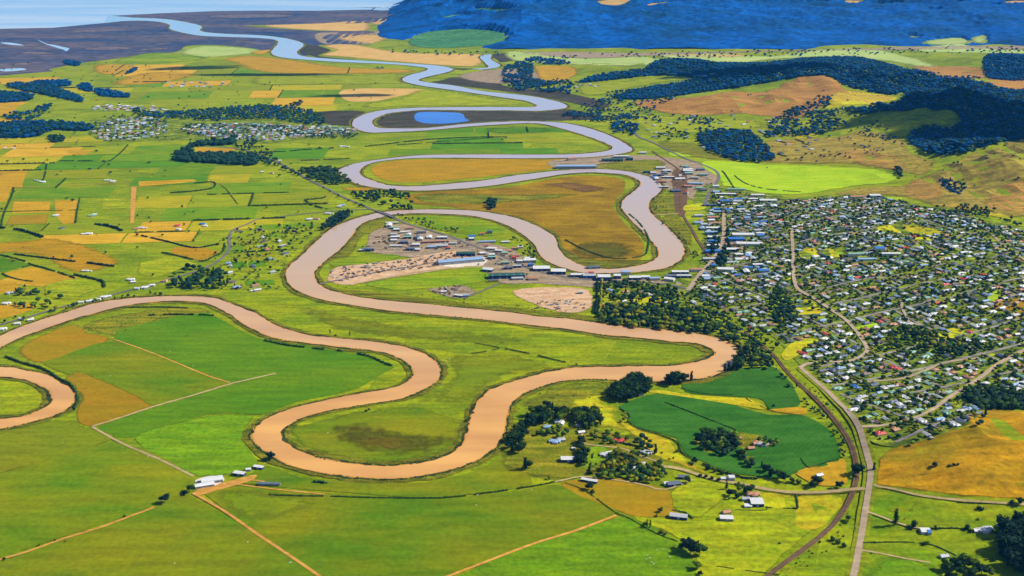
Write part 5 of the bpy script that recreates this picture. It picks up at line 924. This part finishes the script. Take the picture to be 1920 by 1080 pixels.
# bank shrubs
bx=[];by=[]
for A,B,ac in BANKS:
    for Q,sg in ((A,1),(B,-1)):
        for i in range(len(Q)-1):
            L=np.linalg.norm(Q[i+1,:2]-Q[i,:2]); dd=np.hypot(*Q[i,:2]); 
            if dd>4500: continue
            for _ in range(int(L/(3.2 if dd<2600 else 6)*(.25+1.3*float(vnoise(Q[i,0]/70,Q[i,1]/70+sg*9)>.45)))):
                t=RNG.random(); e=abs(RNG.normal())*4.5+1.5; p=Q[i,:2]*(1-t)+Q[i+1,:2]*t+ac[i]*sg*e; bx.append(p[0]);by.append(p[1])
bx=np.array(bx);by=np.array(by); k=clear_of_roads(bx,by,3); bx=bx[k];by=by[k]; n=len(bx); print('bank shrubs',n)
scatter('bank_shrubs',np.stack([bx,by,hgt(bx,by)],1),RNG.uniform(1.2,3.6,n),np.full(n,3),RNG.choice([FKI['dark'],FKI['mid'],FKI['olive'],FKI['dark']],n),np.full(n,1.3),'low scrub growing along the river banks')
x,y=fill('150,612 230,590 350,575 330,592 262,600 235,622 215,632',9,.6); x2,y2=fill('1660,1075 1640,1040 1610,1010 1590,1000 1500,1075 1440,1080 1540,1000 1590,960 1605,950 1606,1000',9,.5); x3,y3=fill('1425,620 1445,650 1490,700 1540,740 1590,800 1610,860 1600,870 1560,790 1480,710 1420,650',8,.5); x4,y4=fill('600,535 700,545 900,575 1100,595 1110,590 960,570 760,548 640,535',9,.35); x5,y5=fill('1240,410 1270,405 1300,450 1290,465 1262,440',9,.5); x6,y6=fill('965,770 1010,735 1060,716 1170,716 1160,760 1100,800 1000,790',16,.3)
x=np.concatenate([x,x2,x3,x4,x5,x6]);y=np.concatenate([y,y2,y3,y4,y5,y6]); k=clear_of_roads(x,y,1.5); x=x[k];y=y[k]; n=len(x)
scatter('rough_scrub',np.stack([x,y,hgt(x,y)],1),RNG.uniform(1.2,4,n),np.full(n,3),RNG.choice([FKI['dark'],FKI['mid'],FKI['olive'],FKI['olive']],n),np.full(n,1.2),'low scrub beside the railway and on rough ground')
# ------------------------------------------------------------------ hedges : each line one thing
HEDGES=[('505,928 560,930 620,931 680,933 740,934 815,934 860,931 900,926 960,918 1020,908 1040,903',2.6,2.2,'dark','long dark hedge below the river loop'),('280,592 330,590 400,592',4,4,'dark','dark shelter hedge inside the river bend'),('228,577 300,576 350,578',3.5,3,'dark','short dark hedge near the riverbank'),
 ('498,639 540,648 600,655 650,660 690,668 718,680 734,686',4,4,'dark','thick dark hedge around the green paddock'),('885,642 935,652 915,658 884,663',1.8,1.5,'dark','bent thin hedge on the meadow'),('948,654 1000,665 1040,675 1082,684',2.5,2.5,'dark','straight dark hedge across the meadow'),
 ('1248,755 1300,775 1350,795 1378,806 1376,812',2.2,1.8,'dark','dark hedge line dividing the crop field'),('1278,728 1320,738 1396,742 1402,750 1440,768 1440,764',1.8,1.5,'dark','dark edge hedge of the heart-shaped crop'),('1162,766 1180,778 1180,792 1200,804 1265,826 1278,848 1300,862',2.2,2,'dark','dark hedge along the crop field corner'),('1300,862 1345,882 1390,895 1420,898',3,3,'navy','dark hedge along the crop field foot'),
 ('1502,861 1512,874 1522,876 1560,864 1572,860',2.2,1.8,'dark','dark hedge at the crop field tip'),('1485,929 1492,930 1495,953 1488,954',2.5,2.5,'dark','short square-ended garden hedge'),('1437,952 1490,954',1.6,1.6,'dark','thin hedge under the yellow paddock'),('1380,956 1434,957 1438,950',1.4,1.4,'mid','thin hedge beside the white barn'),('1262,957 1285,962 1298,972',2.2,2,'dark','curved hedge behind the grey barn'),
 ('1620,1018 1700,1017 1745,1022 1775,1034 1810,1050',1.8,1.8,'dark','thin hedge across the right paddocks'),('1757,941 1800,943 1880,946',2.2,2.2,'dark','roadside hedge on the right'),('1740,992 1800,992 1850,1000 1890,1002',2.6,2.6,'dark','hedge in front of the right farmhouse'),('1695,975 1718,944 1722,938',1.6,1.5,'olive','pale hedge leaning up the paddock'),
 ('0,427 40,432 80,445',7,6,'navy','thick dark shelter belt at the left edge'),('180,421 210,426 235,436',8,7,'navy','thick dark shelter belt by the farmstead'),('150,372 146,390 142,418',4,4,'dark','upright hedge beside the tan field'),('26,352 22,368 8,400 2,425',4,4,'dark','upright hedge at the far left'),('265,442 320,455 365,465 410,458',4,4,'navy','curved hedge above the tan paddock'),('420,448 420,470 400,482 380,490 350,484 305,474',4,4,'dark','hedge curling round the tan paddock'),
 ('0,478 45,490 60,497 90,505 130,518 140,522',4,4,'dark','crooked hedge through the tan fields'),('60,497 30,505 5,512 25,522 60,528',4,3,'dark','forked hedge under the small green field'),('140,516 190,527 195,538',6,5,'dark','bushy hedge above the river houses'),('105,302 180,302 205,302 225,288 240,272',4,4,'dark','bent hedge in the upper paddocks'),('88,308 84,330 80,338',4,4,'dark','short upright hedge above the farm'),('405,412 440,411 478,410',4,3,'dark','straight hedge above the river road'),
 ('365,344 400,342 400,352 370,358 320,362',4,4,'dark','bent hedge beneath the upper paddocks'),('414,346 425,355 435,368 448,385',4,3,'olive','pale diagonal hedge across the upper paddock'),('480,286 540,284 570,281 625,278',4,4,'dark','straight hedge by the upper village'),('565,301 600,300 665,297',4,3,'dark','hedge beside the upper river bend'),('685,275 720,271 800,262 880,258 940,257',4,4,'dark','long hedge across the green tongue'),('745,272 850,264 945,257 940,262',4,3,'dark','short hedge across the green tongue'),('575,375 605,372 610,368',5,5,'dark','short thick hedge by the bridge road'),('572,375 585,385 612,392',5,4,'dark','bent hedge by the bridge road'),
 ('1128,530 1126,570 1122,592',5,11,'olive','tall yellow-green poplar hedge'),('1120,530 1119,560 1116,588',4,9,'navy','tall dark poplar hedge'),('1180,402 1200,420 1215,445 1215,462 1205,480 1150,485 1100,470 1060,450',4,3,'dark','long dark hedge round the golden meadow'),('1376,352 1358,325 1348,318',4,3,'dark','hedge at the corner of the lime field'),('1375,328 1400,345 1440,355 1500,360',4,2.5,'dark','curved hedge across the lime field'),
 ('590,904 612,906',4,3.5,'navy','short clipped dark hedge'),('1112,852 1108,870 1104,888',2.5,3,'dark','upright hedge beside the hamlet'),('1108,818 1130,822 1160,830 1195,838',3,3,'dark','hedge in front of the red-roofed farmhouse'),('0,892 70,870 120,853 190,834',.8,.8,'olive','thin pale fence-line hedge on the left pasture'),
 ('0,665 40,680 80,692 110,710 132,722 145,745 140,768',4,4,'dark','dark hedge round the leftmost oxbow'),('1060,905 1100,922 1150,958 1180,972 1230,1000 1270,1015',1.8,1.8,'mid','rough hedge along the bright field'),('1345,1062 1400,1070 1460,1078',1.2,1.2,'dark','thin hedge at the bottom edge')]
def hedge(s,wd,hh,fol,look,world=None):
    p=PW(cr(S(s),6)) if world is None else world; V=[];T=[];o=0; acc=0
    L=np.concatenate([[0],np.cumsum(np.linalg.norm(np.diff(p[:,:2],axis=0),axis=1))]); n=max(4,int(L[-1]/(wd*.75)))
    far=np.hypot(*p[0,:2])>3200
    c0=p[0].copy()
    for q in np.linspace(0,L[-1],n):
        x=np.interp(q,L,p[:,0]);y=np.interp(q,L,p[:,1])
        if float(vnoise(x/23,y/23))<.24: continue
        h=hh*(.65+.7*RNG.random()); r=wd*(.5+.35*RNG.random()); x+=RNG.normal()*wd*.12; y+=RNG.normal()*wd*.12
        v=IV0*np.array([r,r,h*.55])*(1+.4*(RNG.random((len(IV0),1))-.5))+np.array([x,y,float(hgt(x,y))+h*.45])-c0; V.append(v);T.append(IT0+o);o+=len(v)
    me=trimesh('hedge',np.concatenate(V),np.concatenate(T)); ob=link('hedge',me,[FOL[fol]]); ob.location=c0; 
    if look: ob['label']=look; ob['category']='hedge'; ob['group']='hedges between the fields'
    else: want(ob,{'navy':'blue-green','dark':'dark','mid':'green'}[fol]+(' tall' if hh>4.2 else ' low')+' field hedge',float(p[len(p)//2][0]),float(p[len(p)//2][1]),'hedge','hedges between the fields')
for t in HEDGES: hedge(*t)
for a,b_ in PH:
    n=max(3,int(np.linalg.norm(b_-a)/15)); q=np.array([a+(b_-a)*i/n for i in range(n+1)]); q=np.column_stack([q,hgt(q[:,0],q[:,1])])
    if len(q)>3 and dry(q[:,0],q[:,1]).all(): 
        f=random.choice(['navy','dark','dark','mid']); hedge(None,random.uniform(2.5,5),random.uniform(2.5,6),f,None,world=q)
# ------------------------------------------------------------------ river bridge, rails, yard stacks, cattle
CONC=pmat('concrete',(170,165,158),.85)
p=PW([(706,396),(739,409)]); v=p[1]-p[0]; L=np.linalg.norm(v); ang=math.atan2(v[1],v[0]); e=bpy.data.objects.new('road_bridge',None); COL.objects.link(e); e.location=(p[0]+p[1])/2; e.rotation_euler=(0,0,ang)
link('deck',rawmesh('deck',*box(-L/2,L/2,-6,6,1.6,2.6)),[G['asphalt']],e)
for sy in (-1,1): link('parapet',rawmesh('parapet',*box(-L/2,L/2,sy*5.7-.2,sy*5.7+.2,2.6,3.7)),[CONC],e)
for i in range(5): link('pier',rawmesh('pier',*box(-L/2+(i+.5)*L/5-.8,-L/2+(i+.5)*L/5+.8,-4.5,4.5,-1,1.6)),[CONC],e)
e['label']='low concrete road bridge crossing the river by the trees'; e['category']='bridge'
RAIL=pmat('rail_steel',(120,110,104),.35,spec=.6)
for s,lk in (('1420,1100 1450,1072 1500,1035 1545,1000 1575,968 1592,940 1602,915 1606,890 1603,860 1592,828 1570,795 1545,765 1515,735 1490,712 1470,690 1450,665','railway track curving along the crop fields to the road crossing'),):
    p=PW(cr(S(s),8)); t=np.gradient(p[:,:2],axis=0); t/=np.linalg.norm(t,axis=1)[:,None]; nr=np.stack([-t[:,1],t[:,0]],1)
    e=bpy.data.objects.new('railway_track',None); COL.objects.link(e); c0=p[0]; e.location=c0; e['label']=lk; e['category']='railway track'
    z=hgt(p[:,0],p[:,1])+zoff(hgt(p[:,0],p[:,1]),10.2)+.05
    for sg in (-.55,.55):
        V=[];Fc=[]
        for i in range(len(p)):
            for o_ in (-.06,.06): q=p[i,:2]+nr[i]*(sg+o_); V.append((q[0]-c0[0],q[1]-c0[1],z[i]+.3-c0[2]));
            for o_ in (-.06,.06): q=p[i,:2]+nr[i]*(sg+o_); V.append((q[0]-c0[0],q[1]-c0[1],z[i]-c0[2]));
            if i: b=4*(i-1); Fc+=[(b,b+1,b+5,b+4),(b+1,b+3,b+7,b+5),(b+2,b,b+4,b+6)]
        link('rail',rawmesh('rail',V,Fc),[RAIL],e)
    V=[];Fc=[]
    for i in range(0,len(p)-1):
        a=p[i,:2]; seg=p[i+1,:2]-a; m_=max(1,int(np.linalg.norm(seg)/4))
        for k in range(m_):
            q=a+seg*k/m_; zz=z[i]+(z[i+1]-z[i])*k/m_; u=t[i]*.2; w_=nr[i]*1.25; o_=len(V)
            for A_,B_ in ((-1,-1),(1,-1),(1,1),(-1,1)): c=q+u*A_+w_*B_; V.append((c[0]-c0[0],c[1]-c0[1],zz+.12-c0[2]))
            Fc.append((o_,o_+1,o_+2,o_+3))
    sl_=link('sleepers',rawmesh('sleepers',V,Fc),[BARK],e); sl_['kind']='stuff'
def stackmesh(k):
    r=np.random.default_rng(k); parts=[]
    for j in range(int(r.integers(2,5))):
        w_=r.uniform(2,7);d_=r.uniform(1.5,3);h_=r.uniform(1,2.8);x=r.uniform(-4,4);y=r.uniform(-3,3); parts.append(box(x-w_/2,x+w_/2,y-d_/2,y+d_/2,-.6+j*.003,h_))
    return merge(parts)
SM=[]
for i,(c) in enumerate([(150,130,118),(214,206,198),(110,96,86),(190,150,120),(170,170,176),(90,80,80)]):
    m=rawmesh('stack',*stackmesh(i+3)); m.materials.append(pmat(f'stack_paint_{"abcdef"[i]}',c,.7,.25)); SM.append(m)
sn=0
for s,gap,dn in [('618,530 622,508 660,498 760,488 850,474 890,485 840,498 740,510 660,522',13,.62),('690,462 700,444 740,436 760,440 800,445 850,452 880,462 800,470 740,470',15,.4),('1000,570 1060,560 1105,572 1095,584 1010,582',12,.35),('810,548 850,535 885,545 850,556',10,.5),('1240,318 1330,325 1340,345 1300,360 1230,345',22,.3),('880,465 950,475 990,500 960,505 900,480',14,.4)]:
    x,y=fill(s,gap,dn)
    for a,b in zip(x,y):
        if any(math.hypot(a-ox,b-oy)<r*.55 for ox,oy,r in OCC[40:]): continue
        j=int(RNG.integers(0,6)); o=link('material_stack',SM[j]); o.location=(float(a),float(b),.9); o.rotation_euler=(0,0,.3+float(RNG.choice([0,1.57]))+float(RNG.normal())*.15); o.scale=(float(RNG.uniform(.6,1.1)),)*3
        o['label']='blocky pile of stacked timber and pallets in the riverside works yard'; o['category']='material stack'; o['group']='stacks in the works yards'; sn+=1
print('stacks',sn)
# cattle : one joined body mesh each (body, neck, head, legs, tail)
def tube(pts,rad,n=6):
    V=[];Fc=[]
    for i,(p,r) in enumerate(zip(pts,rad)):
        p=Vector(p); t=(Vector(pts[min(i+1,len(pts)-1)])-Vector(pts[max(i-1,0)])).normalized(); a=t.orthogonal().normalized(); b=t.cross(a)
        for k in range(n): q=p+(a*math.cos(6.283*k/n)+b*math.sin(6.283*k/n))*r; V.append(tuple(q))
        if i: Fc+=[(n*(i-1)+k,n*(i-1)+(k+1)%n,n*i+(k+1)%n,n*i+k) for k in range(n)]
    Fc.append(tuple(range(n))[::-1]); Fc.append(tuple(range(n*(len(pts)-1),n*len(pts)))); return V,Fc
cow=merge([tube([(-1.1,0,1.1),(-.8,0,1.1),(0,0,1.05),(.7,0,1.1),(1.0,0,1.2),(1.35,0,1.15),(1.75,0,.75)],[.25,.38,.42,.38,.26,.2,.1],8),tube([(-1.1,0,1.3),(-1.25,0,.8)],[.04,.03],4)]+[tube([(x,y,.95),(x+.05,y,.5),(x,y,-.1)],[.13,.08,.06],5) for x in(-.8,.7) for y in(-.22,.22)])
cm=[]
for nm,c in (('white_hide',(235,230,220)),('tan_hide',(190,140,90)),('black_hide',(40,36,36))): m=rawmesh('cow',*cow); m.materials.append(pmat(nm,c,.8,.1)); cm.append(m)
for px,py,j in [(1214,1043,0),(1218,1048,0),(1222,1056,0),(1226,1059,0),(1232,1033,0),(1256,1046,0),(1212,1050,0),(1243,1032,0),(708,604,0),(710,607,2),(590,587,0),(612,586,2),(838,678,0),(832,676,0),(843,675,0),(822,723,0),(895,930,0),(893,949,0),(615,813,0),(465,1018,0),(543,1057,0),(546,1056,0),(328,1058,0),(278,857,0),(207,706,0),(362,687,0),(319,660,0),(272,903,2),(559,712,2),(584,724,2),(997,920,0),(940,995,1),(1126,1024,1)]:
    x,y,_=PW([(px,py)])[0]; o=link('cow',cm[j]); o.location=(x,y,.85); o.rotation_euler=(0,0,random.random()*6); s_=1.15; o.scale=(s_,s_,s_); want(o,['white cow','tan cow','black cow'][j],x,y,'cow','cattle in the paddocks')
# ------------------------------------------------------------------ far range canopy
def canopy():
    st=34; xs=np.arange(-2300,8200,st); ys=np.arange(8000,15600,st); X,Y=np.meshgrid(xs,ys); h=hgt(X,Y)
    far=h-0; base=sstep(6,16,far); n1=vnoise(X/26,Y/26); n2=vnoise(X/75+5,Y/75); clear=vnoise(X/420+11,Y/240+3)*.65+vnoise(X/130,Y/90)*.35
    cut=sstep(.60,.64,clear)*sstep(9300,11500,Y+ .0*X) ; cut=np.maximum(cut,sstep(.56,.60,clear)*sstep(12000,13500,Y))
    for s_ in CLEAR:
        q=PW(cr(S(s_),3,True)); ins=inpoly(X,Y,q[:,:2]); cut=np.where(ins,1.,cut)
    hb=sstep(6,70,far)*.75+.25*base; z=h+(12*n1+14*n2+4+26*vnoise(X/300+Y/900,Y/520)+24*(.5-np.abs(vnoise(X/170,Y/300+9)-.5)*2)*sstep(20,90,far))*hb*(1-cut*.75)-6*(1-base*(1-cut)) 
    nx=len(xs);ny=len(ys); idx=np.arange(nx*ny).reshape(ny,nx); a=idx[:-1,:-1].ravel(); b=idx[:-1,1:].ravel(); c=idx[1:,1:].ravel(); d=idx[1:,:-1].ravel()
    T=np.concatenate([np.stack([a,b,c],1),np.stack([a,c,d],1)]); ok=(base*(1-cut)).ravel()>.05; T=T[ok[T].any(1)]
    me=trimesh('forest',np.column_stack([X.ravel(),Y.ravel(),z.ravel()]),T); o=link('forest',me,[FOL['canopy']]); o['kind']='stuff'; o['label']='forest with haze blue painted in, covering the far mountain range'
CLEAR=['1110,4 1165,-6 1190,0 1160,12 1130,10','1195,12 1260,2 1320,4 1260,11','1310,6 1340,2 1330,9','1500,8 1550,5 1545,11 1510,12','1582,0 1620,0 1615,9 1582,11','1620,10 1680,4 1690,12 1630,15','1880,2 1930,2 1930,12 1890,12','1742,22 1765,19 1760,26 1745,28','1780,10 1800,8 1798,14','1850,14 1875,13 1870,18','960,20 1000,8 1020,8 990,16','1030,3 1090,0 1080,7 1040,6','1700,66 1730,70 1715,73','1820,70 1850,66 1850,80 1825,80','1735,76 1800,70 1820,82 1740,84']
CLEAR2=['800,42 850,27 885,30 850,38 810,46','760,80 790,62 860,54 940,58 955,72 930,84 860,90 790,90','890,14 960,16 950,24 900,24']
CLEAR+=CLEAR2
canopy()
for s in CLEAR2: sheet('clearing',s,gmat('ground_teal',(70,130,84),(90,150,90),s1=.004,s2=.03,amp=.25),level=6,soft=60)
# pale cleared pasture on the range
for i,s in enumerate(CLEAR[:15]): sheet('clearing',s,G['pale' if i<8 else 'paleg'],level=6,soft=70)
# ------------------------------------------------------------------ clouds high above (unseen, set along the sun ray to shade right-hand hills and plain)
CLM=bpy.data.materials.new('cloud_vapour'); CLM.use_nodes=True; b=CLM.node_tree.nodes['Principled BSDF']; b.inputs['Base Color'].default_value=(.85,.87,.9,1); b.inputs['Roughness'].default_value=1
def cloud(gx,gy,rx,ry,zc,th,look,n=26,rot=0):
    t=zc/SUN.z; cx=gx+SUN.x*t; cy=gy+SUN.y*t; V=[];T=[];o=0; r_=np.random.default_rng(int(abs(gx)+gy))
    for k in range(n):
        a=r_.random()*6.283; q=math.sqrt(r_.random()); s=.34*(1.1-.5*q)
        v=IV1*np.array([rx*s,ry*s,th*(.6+.5*r_.random())])*(1+.18*(r_.random((len(IV1),1))-.5)); v[:,2]=np.maximum(v[:,2],-th*.25)
        v=v+np.array([rx*.8*q*math.cos(a),ry*.8*q*math.sin(a),0]); V.append(v);T.append(IT1+o);o+=len(v)
    c,s=math.cos(rot),math.sin(rot); V=np.concatenate(V); V=np.stack([V[:,0]*c-V[:,1]*s,V[:,0]*s+V[:,1]*c,V[:,2]],1)
    ob=link('cloud',trimesh('cloud',V,np.concatenate(T),smooth=True),[CLM]); ob.location=(cx,cy,zc); ob['kind']='structure'
def cl_px(px,py,rx,ry,**k): x,y,_=PW([(px,py)])[0]; cloud(x,y,rx,ry,2200,160,'',**k)
cl_px(1860,225,520,330); cl_px(1700,205,300,120); cl_px(385,127,260,110,rot=.3); cl_px(470,140,330,60); cl_px(560,140,320,60); cl_px(680,179,150,60); cl_px(1400,135,500,200)
# ------------------------------------------------------------------ haze
HZ=bpy.data.materials.new('haze_air'); HZ.use_nodes=True; n_=HZ.node_tree; n_.nodes.remove(n_.nodes['Principled BSDF']); pv=n_.nodes.new('ShaderNodeVolumePrincipled')
pv.inputs['Color'].default_value=(.05,.38,1.0,1); pv.inputs['Density'].default_value=1.4e-5; pv.inputs['Anisotropy'].default_value=0
n_.links.new(pv.outputs[0],n_.nodes['Material Output'].inputs['Volume'])
V,Fc=box(-32000,32000,-3000,47000,-3,1150); o=link('haze',rawmesh('haze',V,Fc),[HZ]); o['kind']='stuff'
finish_labels()
print('objects',len(bpy.data.objects))
